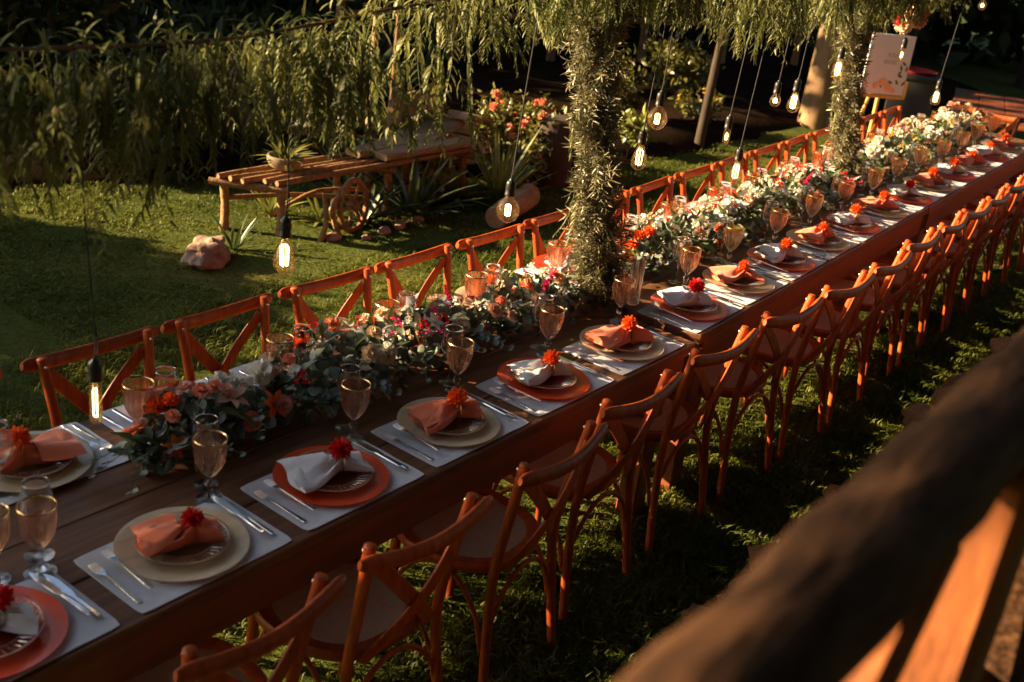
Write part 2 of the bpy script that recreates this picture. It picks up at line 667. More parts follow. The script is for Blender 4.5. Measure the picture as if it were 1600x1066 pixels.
def grass():
    def blades(n, x0, x1, y0, y1, ln, wd, keep=None):
        x = rng.uniform(x0, x1, n)
        y = rng.uniform(y0, y1, n)
        # clumps
        cl = np.array([noise.noise(Vector((a * 3.1, b * 3.1, 0))) + .6 * noise.noise(Vector((a * 9, b * 9, 4))) for a, b in zip(x, y)])
        k = cl + rng.uniform(-.5, .5, n) > -.35
        if keep is not None:
            k &= keep(x, y)
        x, y, cl = x[k], y[k], cl[k]
        n = len(x)
        L = ln * rng.uniform(.55, 1.35, n) * (1 + .35 * cl)
        a = rng.uniform(0, 2 * PI, n)
        lean = rng.uniform(.2, 1.1, n)
        d = np.stack([np.cos(a) * np.sin(lean), np.sin(a) * np.sin(lean), np.cos(lean)], 1)
        side = np.stack([-np.sin(a), np.cos(a), 0 * a], 1) * (wd * rng.uniform(.6, 1.3, n))[:, None]
        b = np.stack([x, y, np.full(n, -.012)], 1)
        mid = b + d * (L * .55)[:, None] + np.array([0, 0, .12]) * L[:, None]
        tip = b + d * L[:, None] + np.stack([np.cos(a), np.sin(a), -.6 + 0 * a], 1) * (L * .25)[:, None]
        V = np.stack([b - side * .6, b + side * .6, mid + side, mid - side, tip], 1)
        V[:, :, 2] = np.maximum(V[:, :, 2], -.012)
        off = (np.arange(n) * 5)[:, None]
        return V.reshape(-1, 3), off + np.array([[0, 1, 2, 3]]), off + np.array([[3, 2, 4]])
    mb = MB()
    mb.add(*blades(58000, -1.9, 4.6, -1.25, -.35, .068, .0032))
    mb.add(*blades(60000, -3.2, 2.2, .35, 2.4, .055, .0030))
    mb.add(*blades(16000, -2.2, 4.6, -.4, .4, .045, .003))
    mb.add(*blades(70000, -1.0, 5.0, 2.2, 4.9, .032, .004, lambda x, y: y < bed_edge(x) + .05))
    mb.add(*blades(42000, 1.6, 11.0, .4, 3.2, .028, .0045, lambda x, y: y < bed_edge(x) + .05))
    mb.add(*blades(12000, 4.5, 9.0, -1.6, .4, .045, .0045))
    o = link('lawn_grass', mb.mesh('lawn_grass', M['grass']))
    o['kind'] = 'stuff'
    o['label'] = 'mown lawn grass around the tables, chairs and garden bench'


grass()


def rock_mesh(name, r, mat, seed, sub=2, rough=.35, squash=(1, 1, .7), flat=True):
    bm = bmesh.new()
    bmesh.ops.create_icosphere(bm, subdivisions=sub, radius=1)
    for v in bm.verts:
        p = v.co.copy()
        n1 = noise.noise(p * 1.3 + Vector((seed * 3.7, seed, 0)))
        n2 = noise.noise(p * 3.1 + Vector((seed, seed * 2.1, 5)))
        k = 1 + rough * n1 + rough * .4 * n2
        v.co = Vector((p.x * squash[0], p.y * squash[1], p.z * squash[2])) * k * r
    me = bpy.data.meshes.new(name)
    bm.to_mesh(me)
    bm.free()
    for p in me.polygons:
        p.use_smooth = not flat
    me.materials.append(mat)
    return me


# ------------------------------------------------------------------ tables
def table(x0, x1, top, conv, label, seed):
    yaw = A2 if conv is T2 else 0
    ctr = conv((x0 + x1) / 2, 0)
    L = (x1 - x0)
    t = thing('dining_table', label, 'table', (ctr[0], ctr[1], 0), yaw, 'long wooden dining tables')
    w = .447
    nb = 4
    for k in range(nb):
        y0, y1 = -w + 2 * w * k / nb, -w + 2 * w * (k + 1) / nb
        mb = MB()
        box(mb, -L / 2, L / 2, y0 + .0012, y1 - .0012, top - .045, top + .0008 * ((k * 7 + seed) % 3 - 1), .09)
        part('plank', mb.mesh('plank', M['tabletop']), t)
    for s in (-1, 1):
        mb = MB()
        box(mb, -L / 2 + .06, L / 2 - .06, s * (w - .022) - .014, s * (w - .022) + .014, top - .16, top - .0455, .1)
        part('apron', mb.mesh('apron', M['apron']), t)
    for s in (-1, 1):
        mb = MB()
        box(mb, s * (L / 2 - .075) - .014, s * (L / 2 - .075) + .014, -w + .04, w - .04, top - .155, top - .0455, .1)
        part('end_apron', mb.mesh('end_apron', M['apron']), t)
    for sx in (-1, 1):
        for sy in (-1, 1):
            mb = MB()
            cx, cy = sx * (L / 2 - .14), sy * (w - .085)
            box(mb, cx - .045, cx + .045, cy - .045, cy + .045, -.012, top - .046, .08)
            part('leg', mb.mesh('leg', M['apron']), t)
    return t


table(-3.12, -.012, H1, lambda x, y, z=0: (x, y, z), 'nearest dark wooden dining table, in front of the first leafy column', 1)
table(.012, 3.06, H2, T2, 'middle wooden dining table between the two leafy columns', 2)
table(3.08, 6.15, H2, T2, 'farthest wooden dining table beyond the second leafy column', 3)


# ------------------------------------------------------------------ chairs
def chair_outline(s, n=40):
    a = np.arange(n) * 2 * PI / n
    e = 2.6
    x = np.sign(np.cos(a)) * np.abs(np.cos(a)) ** (2 / e) * .215
    y = np.sign(np.sin(a)) * np.abs(np.sin(a)) ** (2 / e) * .205
    x = x * (1 + .10 * y / .205)
    return np.stack([x * s, y * s + .01], 1)


def make_chair(key):
    t = thing('cross_back_chair', '', 'chair')
    t.scale = (1, 1, 1.028)
    fr = chair_outline(1.0)
    n = len(fr)
    mb = MB()
    rings = [(1.0, .437), (1.03, .445), (1.03, .462), (1.0, .470), (.86, .470), (.82, .464), (.82, .440), (.86, .437)]
    V = np.concatenate([np.column_stack([chair_outline(s, n), np.full(n, z)]) for s, z in rings])
    k = len(rings)
    F = []
    for i in range(k):
        for j in range(n):
            F.append((i * n + j, i * n + (j + 1) % n, ((i + 1) % k) * n + (j + 1) % n, ((i + 1) % k) * n + j))
    mb.add(V, F)
    part('seat_frame', mb.mesh('seat_frame', M['chair']), t)
    mb = MB()
    V = [(0, .01, .456)]
    for s in (.35, .65, .832):
        V += [(x, y, .4565 + .007 * (s / .832) ** 2) for x, y in chair_outline(s, n)]
    T_ = [(0, 1 + j, 1 + (j + 1) % n) for j in range(n)]
    F = [(1 + i * n + j, 1 + (i + 1) * n + j, 1 + (i + 1) * n + (j + 1) % n, 1 + i * n + (j + 1) % n) for i in range(2) for j in range(n)]
    mb.add(V, T_, F)
    part('cane_seat', mb.mesh('cane_seat', M['cane']), t)
    for s in (-1, 1):
        mb = MB()
        p = smooth_path([(s * .205, -.245, -.012), (s * .188, -.215, .22), (s * .168, -.197, .46), (s * .168, -.222, .65), (s * .186, -.262, .868)], 5)
        tube(mb, np.vstack([p, p[-1] + (0, -.0006, .004)]), np.append(np.linspace(.0155, .0165, len(p)), .011), 12)
        post = part('back_post', mb.mesh('back_post', M['chair']), t)
        mb = MB()
        lathe(mb, [(0, .004), (.005, .0035), (.0062, .001), (.0062, -.002)], 10)
        b = part('bolt', mb.mesh('bolt', M['bolt']), post)
        b.matrix_local = m44(rotm((0, 0, 1)) @ np.array([[0, 0, 1.], [0, 1, 0], [-1, 0, 0]]), (0, 0, 0))
        b.location = (s * .1845, -.2405, .846)
        b.rotation_euler = (-PI / 2, 0, 0)
        mb = MB()
        p = smooth_path([(s * .185, .165, .44), (s * .19, .18, .25), (s * .20, .195, -.012)], 4)
        tube(mb, p, np.linspace(.0165, .0145, len(p)), 12)
        part('front_leg', mb.mesh('front_leg', M['chair']), t)
    # bent top rail
    mb = MB()
    x = np.linspace(-.24, .24, 25)
    y = -.284 - .030 * np.cos(x / .24 * PI / 2) ** 1.1
    sc = np.ones(25)
    sc[[0, -1]] = .55
    sc[[1, -2]] = .93
    p = np.stack([x, y, .848 - .023 * np.cos(x / .24 * PI / 2)], 1)
    p[0, 0] = -.228
    p[-1, 0] = .228
    p = np.vstack([[(-.2395, p[0, 1], .848)], p[1:-1], [(.2395, p[-1, 1], .848)]])
    sweep(mb, p, circ(14, .0155, .0235), (0, 0, 1), sc)
    part('top_rail', mb.mesh('top_rail', M['chair']), t)
    for s in (-1, 1):
        mb = MB()
        u = np.linspace(0, 1, 12)
        xx = s * (.165 - .30 * u)
        zz = .812 - .345 * u
        yy = -.262 + .055 * u - .035 * np.sin(u * PI) + (-.006 if s > 0 else .006)
        sweep(mb, np.stack([xx, yy, zz], 1), rect(.010, .044, .25) if False else rect(.044, .009, .3), (0, 1, 0))
        part('cross_slat', mb.mesh('cross_slat', M['chair']), t)
    # bent braces under the seat
    def arc(a, b):
        u = np.linspace(0, 1, 15)
        a, b = np.array(a), np.array(b)
        q = a + (b - a) * u[:, None]
        q[:, 2] = .20 + .228 * np.sin(np.clip(u, 0, 1) * PI) ** .55
        mb = MB()
        tube(mb, q, .0085, 8)
        part('bent_brace', mb.mesh('bent_brace', M['chair']), t)
    arc((-.19, -.205, 0), (.19, -.205, 0))
    arc((-.188, .175, 0), (.188, .175, 0))
    arc((-.193, -.20, 0), (-.190, .175, 0))
    arc((.193, -.20, 0), (.190, .175, 0))
    return t


chair = Maker(make_chair)
near_chairs = [(-3.02, -.745, .02), (-2.46, -.752, .03), (-1.885, -.745, -.05), (-1.34, -.735, .06), (-.76, -.675, .01), (-.134, -.655, 0.0),
               (.50, -.66, -.07), (1.02, -.682, -.08), (1.53, -.684, 0), (2.06, -.645, -.03), (2.575, -.64, .02), (3.06, -.63, -.06),
               (3.50, -.62, 0), (4.02, -.61, .03), (4.50, -.62, -.02), (4.99, -.62, .02), (5.48, -.62, 0), (5.95, -.62, .03)]
for i, (x, y, a) in enumerate(near_chairs):
    if i == 0:
        continue
    # y is where the top rail runs; the seat lies .30 m before it
    p = (x, y) if i < 6 else T2(x, y)[:2] if False else (x, y + (0.0388 * x if i > 12 else 0))
    a += random.uniform(-.035, .035)
    x += random.uniform(-.012, .012)
    chair('c', (x + .30 * math.sin(a), y + .305 * math.cos(a) + (.03 * (x - 3.5) if x > 3.5 else 0), 0), a + (A2 * .6 if i > 5 else 0),
          f'orange cross-back chair, {ORD[i - 1]} from the left in the row nearest the camera', 'cross-back chairs along the camera side')
for i in range(-1, 7):
    x = -2.2013 + .5066 * i + .239
    if i == -1:
        x -= .02
    c2 = i >= 5
    a = PI + (.03, -.02, .015, -.03, .02, .0, -.02, .03)[i + 1]
    chair('c', (x, .7155 - .312 + (A2 * x if c2 else 0), 0), a + (A2 if c2 else 0),
          f'orange cross-back chair, {ORD[i + 1]} from the left in the row on the lawn side', 'cross-back chairs along the lawn side')
for k in range(9):
    x, y, _ = T2(1.35 + .5066 * k + .239, .7155 - .312)
    chair('c', (x, y, 0), PI + A2 + (.02, -.03, .03, -.015, .02, 0, .02, -.02, .01)[k],
          f'orange cross-back chair, {ORD[k + 8]} from the left in the row on the lawn side', 'cross-back chairs along the lawn side')
ex, ey, _ = T2(6.35, .02)
chair('c', (ex, ey, 0), PI / 2 + A2 + .12, 'sunlit orange cross-back chair at the far end of the tables', 'chairs at the table ends')


# ------------------------------------------------------------------ tableware
def cloth_mat(name, w, d, seed, over=0.0):
    nx, ny = 16, 12
    V = []
    for i in range(nx + 1):
        for j in range(ny + 1):
            x, y = (i / nx - .5) * w, (j / ny - .5) * d
            r = .012
            # rounded corners
            ex_, ey_ = abs(x) - (w / 2 - r), abs(y) - (d / 2 - r)
            if ex_ > 0 and ey_ > 0:
                q = math.hypot(ex_, ey_)
                if q > r:
                    x = math.copysign(w / 2 - r + ex_ / q * r, x)
                    y = math.copysign(d / 2 - r + ey_ / q * r, y)
            h = .0034 + .0026 * noise.noise(Vector((x * 9, y * 9, seed))) + .0012 * noise.noise(Vector((x * 30, y * 30, seed + 3)))
            V.append((x, y, h))
    m = ny + 1
    F = [(i * m + j, (i + 1) * m + j, (i + 1) * m + j + 1, i * m + j + 1) for i in range(nx) for j in range(ny)]
    rim = [i * m for i in range(nx + 1)] + [nx * m + j for j in range(1, m)] + [i * m + ny for i in range(nx - 1, -1, -1)] + [j for j in range(ny - 1, 0, -1)]
    b = len(V)
    for k in rim:
        V.append((V[k][0], V[k][1], .0008))
    q = len(rim)
    F += [(rim[k], b + k, b + (k + 1) % q, rim[(k + 1) % q]) for k in range(q)]
    return MB().add(V, F).mesh(name, M['mat'])


MATS = [cloth_mat('placemat', .455, .285, s) for s in range(3)]


def make_mat(key):
    return thing('placemat', '', 'placemat', data=MATS[key])


def make_charger(key):
    mb = MB()
    lathe(mb, [(.0, .004), (.118, .004), (.128, .0065), (.160, .0125), (.1645, .0125), (.165, .011), (.162, .009), (.13, .0025), (.12, 0), (0, 0)], 64)
    return thing('charger_plate', '', 'charger plate', data=mb.mesh('charger_plate', M['charger_red' if key == 'red' else 'charger_gold'], 30))


def make_dish(key):
    mb = MB()
    r = np.array([0, .05, .066, .072, .10, .1115, .115, .1165, .1155, .111, .10, .074, .06, 0])
    z = np.array([.003, .003, .0045, .007, .0125, .0165, .0195, .020, .0212, .0195, .0155, .010, .0065, .0055])
    fl = np.array([0, 0, 0, .008, .012, .010, .004, 0, 0, .01, .012, .008, 0, 0])
    lathe(mb, np.stack([r, z], 1), 144, 1.0, 48, fl)
    t = thing('glass_plate', '', 'glass plate')
    part('dish', mb.mesh('dish', M['dish'], 60), t)
    # the raised spokes and beads of the pressed pattern
    mb = MB()
    for k in range(40):
        a = k * 2 * PI / 40
        d = np.array([math.cos(a), math.sin(a), 0])
        tube(mb, [d * .077 + (0, 0, .0115), d * .092 + (0, 0, .0150), d * .109 + (0, 0, .0200)], [.0010, .0026, .0014], 5)
    a = np.linspace(0, 2 * PI, 61)
    tube(mb, np.stack([.1155 * np.cos(a), .1155 * np.sin(a), .0212 + 0 * a], 1), .0019, 6, (0, 0, 1), False)
    tube(mb, np.stack([.0725 * np.cos(a), .0725 * np.sin(a), .0105 + 0 * a], 1), .0013, 5, (0, 0, 1), False)
    part('pressed_pattern', mb.mesh('pressed_pattern', M['rib'], 60), t)
    return t


def make_napkin(key):
    """a napkin folded flat, pinched towards one end by a ring, its tail flaring out"""
    colour, v = key
    r_ = np.random.default_rng(11 + v)
    nu, nv = 34, 30
    mb = MB()
    ph = r_.uniform(0, 6, 4)
    t = np.linspace(0, 1, nu)
    pin = .66
    w = np.where(t < pin, .070 - .050 * np.clip((t - .12) / (pin - .12), 0, 1) ** 1.6, .020 + .034 * np.clip((t - pin) / (1 - pin), 0, 1) ** .8)
    h = np.where(t < pin, .016 + .018 * np.clip(t / pin, 0, 1), .034 - .012 * (t - pin) / (1 - pin))
    L = .215
    V = []
    for i in range(nu):
        fold = np.clip((t[i] - .05) / .4, .12, 1) * np.exp(-((t[i] - pin) / .32) ** 2) + .18
        for j in range(nv):
            a = 2 * PI * j / nv
            c, s = math.cos(a), math.sin(a)
            ripple = 1 + fold * (.30 * math.sin(5 * a + ph[0] + 2 * t[i]) + .18 * math.sin(9 * a + ph[1] - 3 * t[i]) + .08 * math.sin(15 * a + ph[3] + 5 * t[i]))
            y = w[i] * np.sign(c) * abs(c) ** .8 * (1 + .10 * math.sin(3 * a + ph[2]))
            z = h[i] * (np.sign(s) * abs(s) ** .65 * ripple if s > 0 else .35 * s)
            z += (.006 * math.sin(9 * t[i] + ph[3]) + .003 * math.sin(23 * t[i] + 3 * a)) * max(s, 0)
            x = (t[i] - pin) * L + .012 * math.sin(2.2 * y / .05 + ph[1]) * (1 if t[i] > pin else .5) * abs(t[i] - pin) * 2
            V.append((x, y + .012 * math.sin(t[i] * 4 + ph[0]), z + .012))
    F = [(i * nv + j, i * nv + (j + 1) % nv, (i + 1) * nv + (j + 1) % nv, (i + 1) * nv + j) for i in range(nu - 1) for j in range(nv)]
    c0, c1 = len(V), len(V) + 1
    V += [tuple(np.mean(V[:nv], 0) + (.014, 0, -.003)), tuple(np.mean(V[(nu - 1) * nv:nu * nv], 0) + (-.025, 0, -.004))]
    T_ = [(c0, (j + 1) % nv, j) for j in range(nv)] + [(c1, (nu - 1) * nv + j, (nu - 1) * nv + (j + 1) % nv) for j in range(nv)]
    mb.add(V, F, T_)
    # the loose upper layer of the fold
    n1, n2 = 14, 10
    V = []
    for i in range(n1):
        for j in range(n2):
            u, q = i / (n1 - 1), j / (n2 - 1) - .5
            x = -pin * L - .006 + u * .115
            ww = .152 * (1 - .45 * u ** 2)
            y = q * ww + .010 + .02 * (u - .3)
            z = .030 + .016 * u - .05 * abs(q) ** 2.2 * (1 + .3 * u) + .006 * math.sin(7 * q + ph[0] + 3 * u) * (.4 + u) + .003 * math.sin(14 * q + ph[2])
            V.append((x, y, z + .004))
    F = [(i * n2 + j, (i + 1) * n2 + j, (i + 1) * n2 + j + 1, i * n2 + j + 1) for i in range(n1 - 1) for j in range(n2 - 1)]
    mb.add(V, F)
    return thing('napkin', '', 'napkin', data=mb.mesh('napkin', M['napkin_' + colour], 60))


def pompon_mesh(name, mat, r, n=90, pl=.55, pw=.42, cup=.5, seed=1, k=2):
    """a round bloom of many petals"""
    q = np.random.default_rng(seed)
    mb = MB()
    i = np.arange(n) + .5
    ph = np.arccos(1 - 1.55 * i / n)
    th = PI * (1 + 5 ** .5) * i
    d = np.stack([np.cos(th) * np.sin(ph), np.sin(th) * np.sin(ph), np.cos(ph)], 1)
    pet = blade(r * pl, r * pw, k, .5, -.15, .55, .5, .7)
    Rs = [rotm(norm(d[m] + q.normal(0, .16, 3)), q.uniform(0, 6), q.uniform(.8, 1.15)) for m in range(n)]
    mb.scatter(pet, Rs, d * r * .5)
    core = MB()
    lathe(core, [(0.001, r * .62), (r * .42, r * .4), (r * .55, 0), (r * .4, -r * .4), (0.001, -r * .5)], 8)
    mb.merge(core)
    return mb.mesh(name, mat, 0)


RING_FL = {c: pompon_mesh('flower', FL[c], .026, 80, .75, .42, seed=5 + i) for i, c in enumerate(('orange', 'red', 'coral'))}


def make_ring(key):
    t = thing('napkin_ring', '', 'napkin ring')
    mb = MB()
    a = np.linspace(0, 2 * PI, 25)
    tube(mb, np.stack([0 * a, .027 * np.cos(a), .026 + .027 * np.sin(a)], 1), .003, 6, (1, 0, 0), False)
    part('ring', mb.mesh('ring', M['gold']), t)
    mb = MB()
    for k in range(5):
        mb.merge(blade(.03, .009, 3, .2, .3), rotm((math.cos(k * 1.3), math.sin(k * 1.3), .1)), (0, 0, .049))
    tube(mb, [(0, 0, .045), (0, 0, .056)], .004, 6)
    part('leaf_collar', mb.mesh('leaf_collar', M['greenleaf']), t)
    part('flower', RING_FL[key], t, loc=(0, 0, .066))
    return t


def make_fork(key):
    mb = MB()
    p = [(0, -.10, .0025), (0, -.06, .0032), (0, 0, .0045), (0, .035, .006)]
    sweep(mb, p, rect(.012, .0026, .3), (0, 0, 1), np.array([(1.05, 1), (.85, 1), (.5, 1.1), (.42, 1.2)]))
    sweep(mb, [(0, .035, .006), (0, .05, .0055), (0, .058, .005)], rect(.022, .0022, .3), (0, 0, 1), np.array([(.25, 1), (.85, 1), (1, 1)]))
    for k in range(4):
        x = (k - 1.5) * .0062
        sweep(mb, [(x, .057, .005), (x, .075, .0045), (x * .95, .095, .0075)], rect(.0033, .002, .3), (0, 0, 1), np.array([(1, 1), (1, 1), (.45, .7)]))
    return thing('fork', '', 'fork', data=mb.mesh('fork', M['silver']))


def make_knife(key):
    mb = MB()
    sweep(mb, [(0, -.115, .004), (0, -.108, .004), (0, -.03, .004), (0, -.01, .0035)], rect(.013, .006, .35), (0, 0, 1), np.array([(.7, .7), (1, 1), (.8, .9), (.6, .6)]))
    sweep(mb, [(0, -.012, .0035), (.001, .01, .003), (.001, .07, .003), (-.001, .095, .003), (-.004, .112, .003)], rect(.019, .0018, .3), (0, 0, 1),
          np.array([(.5, 1.5), (.95, 1), (1, 1), (.75, 1), (.12, .6)]))
    return thing('knife', '', 'knife', data=mb.mesh('knife', M['silver']))


def make_goblet(key):
    t = thing('rose_goblet', '', 'goblet')
    t.scale = (1.12, 1.12, 1.16)
    mb = MB()
    r = [.009, .016, .025, .032, .0365, .0385, .0392, .0392]
    z = [.062, .068, .082, .098, .116, .134, .148, .160]
    fl = np.array([.0, .03, .06, .07, .07, .05, .0, 0])
    lathe(mb, np.stack([r, z], 1), 96, 1.0, 16, fl)
    r2_ = [.0375, .0372, .0345, .030, .0225, .013, .001]
    z2 = [.160, .134, .116, .099, .084, .073, .070]
    lathe(mb, np.stack([r2_, z2], 1), 48)
    part('bowl', mb.mesh('bowl', M['rose_glass'], 60), t)
    mb = MB()
    lathe(mb, [(.0, .0005), (.032, .0005), (.0335, .002), (.032, .0035), (.014, .0075), (.0085, .012), (.0062, .020), (.0065, .030), (.0105, .038), (.0125, .043), (.0105, .048), (.007, .053), (.0075, .060), (.012, .0655)], 24)
    part('stem', mb.mesh('stem', M['glass_solid']), t)
    mb = MB()
    lathe(mb, [(.0393, .1575), (.0399, .1605), (.0388, .1622), (.0374, .1605), (.0378, .158)], 48)
    part('gilded_rim', mb.mesh('gilded_rim', M['gold']), t)
    return t


def make_wine(key):
    t = thing('wine_glass', '', 'wine glass')
    t.scale = (1.06, 1.06, 1.1)
    mb = MB()
    lathe(mb, [(.004, .082), (.016, .086), (.028, .098), (.0345, .114), (.0365, .130), (.0355, .150), (.032, .170), (.0288, .186), (.0285, .187), (.0280, .186), (.0312, .170), (.0345, .150),
               (.0355, .130), (.0335, .1145), (.027, .099), (.015, .0875), (.001, .085)], 40)
    part('bowl', mb.mesh('bowl', M['glass']), t)
    mb = MB()
    lathe(mb, [(.0286, .186), (.0292, .1872), (.0286, .1884), (.0280, .1872), (.0286, .186)], 40)
    part('lip_glint', mb.mesh('lip_glint', M['lip_glint']), t)  # thin ring added so the rim shows a bright edge
    mb = MB()
    lathe(mb, [(0, .0004), (.031, .0004), (.0325, .0014), (.031, .0024), (.012, .0052), (.0055, .010), (.0036, .022), (.0033, .060), (.0042, .076), (.007, .083)], 28)
    part('stem', mb.mesh('stem', M['glass_solid']), t)
    return t


mk_mat, mk_ch, mk_dish, mk_nap, mk_ring = Maker(make_mat), Maker(make_charger), Maker(make_dish), Maker(make_napkin), Maker(make_ring)
mk_fork, mk_knife, mk_gob, mk_wine = Maker(make_fork), Maker(make_knife), Maker(make_goblet), Maker(make_wine)


def setting(x, row, i, conv, top, red, detail, yaw=0.0, place=None, ringcol='orange', gob=True, variant=0, nap_rot=0.0):
    """one place laid for a guest; row -1 faces away from the camera, +1 sits on the lawn side"""
    s = -row                                     # +1 when the guest looks towards +Y
    where = place or f'{ORD[i]} setting from left, {"camera side" if row < 0 else "lawn side"}'
    side = 'camera side' if row < 0 else 'lawn side'
    base = yaw + (0 if s > 0 else PI)
    y0 = -s * .273 if row < 0 else .31
    q = random.Random(i * 7 + (row > 0) * 100)

    def at(dx, dy, z):
        # dx to the guest's right, dy towards the middle of the table
        p = conv(x + s * dx, y0 + s * dy)
        return (p[0], p[1], z)
    colour = 'red' if red else 'cream'
    napc = 'white' if red else 'coral'
    mk_mat(i % 3, at(0, -.015 if row < 0 else .0, top + .0015), base + q.uniform(-.012, .012), f'pale placemat under the {colour} charger, {where}', f'pale placemats on the {side}')
    mk_ch('red' if red else 'gold', at(0, 0, top + .0075), base, f'{"red-orange" if red else "cream gilded"} charger plate, {where}', f'{colour} charger plates on the {side}')
    mk_dish('d', at(0, 0, top + .0135), base + q.uniform(0, 6), f'clear pressed glass plate on the {colour} charger, {where}', f'glass plates on the {side}')
    na = base + (-.42 if s > 0 else -.3) + q.uniform(-.3, .3) + nap_rot
    px, py = (.025, -.005)
    nap = mk_nap((napc, (i + (row > 0) * 2) % 5), at(px, py, top + .0215), na, f'{napc} cloth napkin gathered by a flower ring, {where}', f'{napc} napkins on the {side}')
    k_ = q.uniform(.9, 1.08)
    nap.scale = (k_, k_ * q.uniform(.92, 1.1), q.uniform(.9, 1.15))
    ring = mk_ring(ringcol, at(px, py, top + .026), na, f'napkin ring with {ringcol} flower around the {napc} napkin, {where}', f'flower napkin rings on the {side}')
    k_ = q.uniform(.85, 1.12)
    ring.scale = (k_, k_, k_)
    if detail > 0:
        mk_fork('f', at(-.208, -.02, top + .0055), base + q.uniform(-.06, .06), f'outer steel fork lying on the placemat, {where}', f'forks on the {side}')
        mk_knife('k', at(.205, .005, top + .0055), base + q.uniform(-.05, .05), f'outer steel knife lying on the placemat, {where}', f'knives on the {side}')
    if detail > 1:
        mk_fork('f', at(-.168, -.01, top + .0215), (.0, .05, base + q.uniform(-.07, .07)), f'inner steel fork resting against the {colour} charger, {where}', f'forks on the {side}')
        mk_knife('k', at(.178, .012, top + .0215), (.0, -.05, base + q.uniform(-.06, .06)), f'inner steel knife resting against the {colour} charger, {where}', f'knives on the {side}')
    if gob:
        gx, gy = (.205 if row < 0 else .20) + q.uniform(-.015, .015), (.142 if row < 0 else .055) + q.uniform(-.012, .012)
        mk_gob('g', at(gx, gy, top + .001), q.uniform(0, 6), f'rose tinted ribbed goblet with gilded rim, {where}', f'rose goblets on the {side}')
        mk_wine('w', at(gx + (.035 if row < 0 else -.085), gy + (.062 if row < 0 else .01), top + .001), 0, f'clear wine glass standing behind the rose goblet, {where}', f'clear wine glasses on the {side}')


ident = lambda x, y, z=0: (x, y, z)
for i in range(6):
    setting(-.3 - .5084 * (5 - i), -1, i, ident, H1, i % 2 == 0, 2, 0, ringcol=('red', 'red', 'red', 'orange', 'orange', 'orange')[i], variant=i)
for k in range(12):
    setting(.2304 + .4817 * k, -1, 6 + k, T2, H2, k % 2 == 0, 2 if k < 6 else 1, A2, ringcol=('red', 'orange', 'orange', 'orange', 'orange', 'orange', 'red', 'orange', 'orange', 'orange', 'orange', 'orange')[k], variant=k)
for i in range(5):
    setting(-2.40 + .508 * i, 1, i, ident, H1, i % 2 == 1, 2 if i < 2 else 1, 0, ringcol='orange', variant=i + 1)
for k in range(12):
    setting(.185 + .493 * k, 1, 5 + k, T2, H2, k % 2 == 0, 1 if k < 3 else 0, A2, ringcol=('orange', 'red', 'orange')[k % 3], variant=k + 2)
# the place at the near end of the first table
endmat = mk_mat(0, (-2.895, .075, H1 + .0015), -PI / 2, 'placemat printed with dark leaves at the near end of the table', 'placemats at the table end')
mb = MB()
for k, (a, b, r) in enumerate(((.02, .12, .3), (.05, .13, 1.2), (.0, .10, 2.2), (.07, .105, .7), (.035, .085, -.3), (.085, .13, 1.7))):
    mb.merge(blade(.035, .012, 4, 0, 0), rotm((math.cos(r), math.sin(r), 0)), (.10 + b * .8 - .02, .06 + a, .0048))
part('leaf_print', mb.mesh('leaf_print', M['mat_print']), endmat)
mk_ch('gold', (-2.955, .07, H1 + .0075), 0, 'cream gilded charger plate at the near end of the table', 'charger plates at the table end')
mk_gob('g', (-2.73, -.095, H1 + .001), 1, 'rose tinted goblet behind the leftmost red charger at the table end', 'goblets at the table end')

# ------------------------------------------------------------------ flowers on the tables
def carnation(name, mat, r, seed):
    q = np.random.default_rng(seed)
    mb = MB()
    for layer, (n, tilt, rr) in enumerate(((7, .15, 1.0), (7, .55, .95), (6, .95, .85), (4, 1.3, .7))):
        for k in range(n):
            a = 2 * PI * k / n + layer * .5 + q.uniform(-.2, .2)
            d = np.array([math.cos(a) * math.cos(tilt), math.sin(a) * math.cos(tilt), math.sin(tilt)])
            pet = blade(r * rr, r * .85, 4, .25, q.uniform(-.25, .25), .75, .25, .75)
            V, F = pet.arrays()
            V = V.copy()
            e = V[:, 0] / r
            V[:, 2] += r * .13 * e ** 2 * np.sin(V[:, 1] / r * 16 + q.uniform(0, 6))
            mb.merge(MB().add(V, *F), rotm(d, q.uniform(-.3, .3)))
    return mb.mesh(name, mat, 0)


def lily(name, mat, r, seed, n=6):
    q = np.random.default_rng(seed)
    mb = MB()
    for k in range(n):
        a = 2 * PI * k / n
        el = .35 + .2 * (k % 2)
        mb.merge(blade(r, r * .5, 5, .25, .25, .05, .3, .5), rotm((math.cos(a) * math.cos(el), math.sin(a) * math.cos(el), math.sin(el)), q.uniform(-.2, .2)))
    lathe(mb, [(.001, r * .25), (r * .1, r * .2), (r * .1, 0), (.001, -r * .1)], 6)
    return mb.mesh(name, mat, 0)


def spike(name, mat, h, seed):
    """a snapdragon spire of small blooms"""
    q = np.random.default_rng(seed)
    mb = MB()
    tube(mb, [(0, 0, 0), (.005, 0, h * .5), (0, .004, h)], [.002, .0018, .001], 5)
    for k in range(26):
        t = k / 26
        a = k * 2.4
        el = .2 + .9 * t
        d = (math.cos(a) * math.cos(el), math.sin(a) * math.cos(el), math.sin(el))
        s = .024 * (1.15 - .8 * t)
        for e in (-.5, .5):
            mb.merge(blade(s, s * .8, 3, .4, .3 * e, .5, .4, .6), rotm(d, e), (0, 0, h * (.25 + .75 * t)))
    return mb.mesh(name, mat, 0)


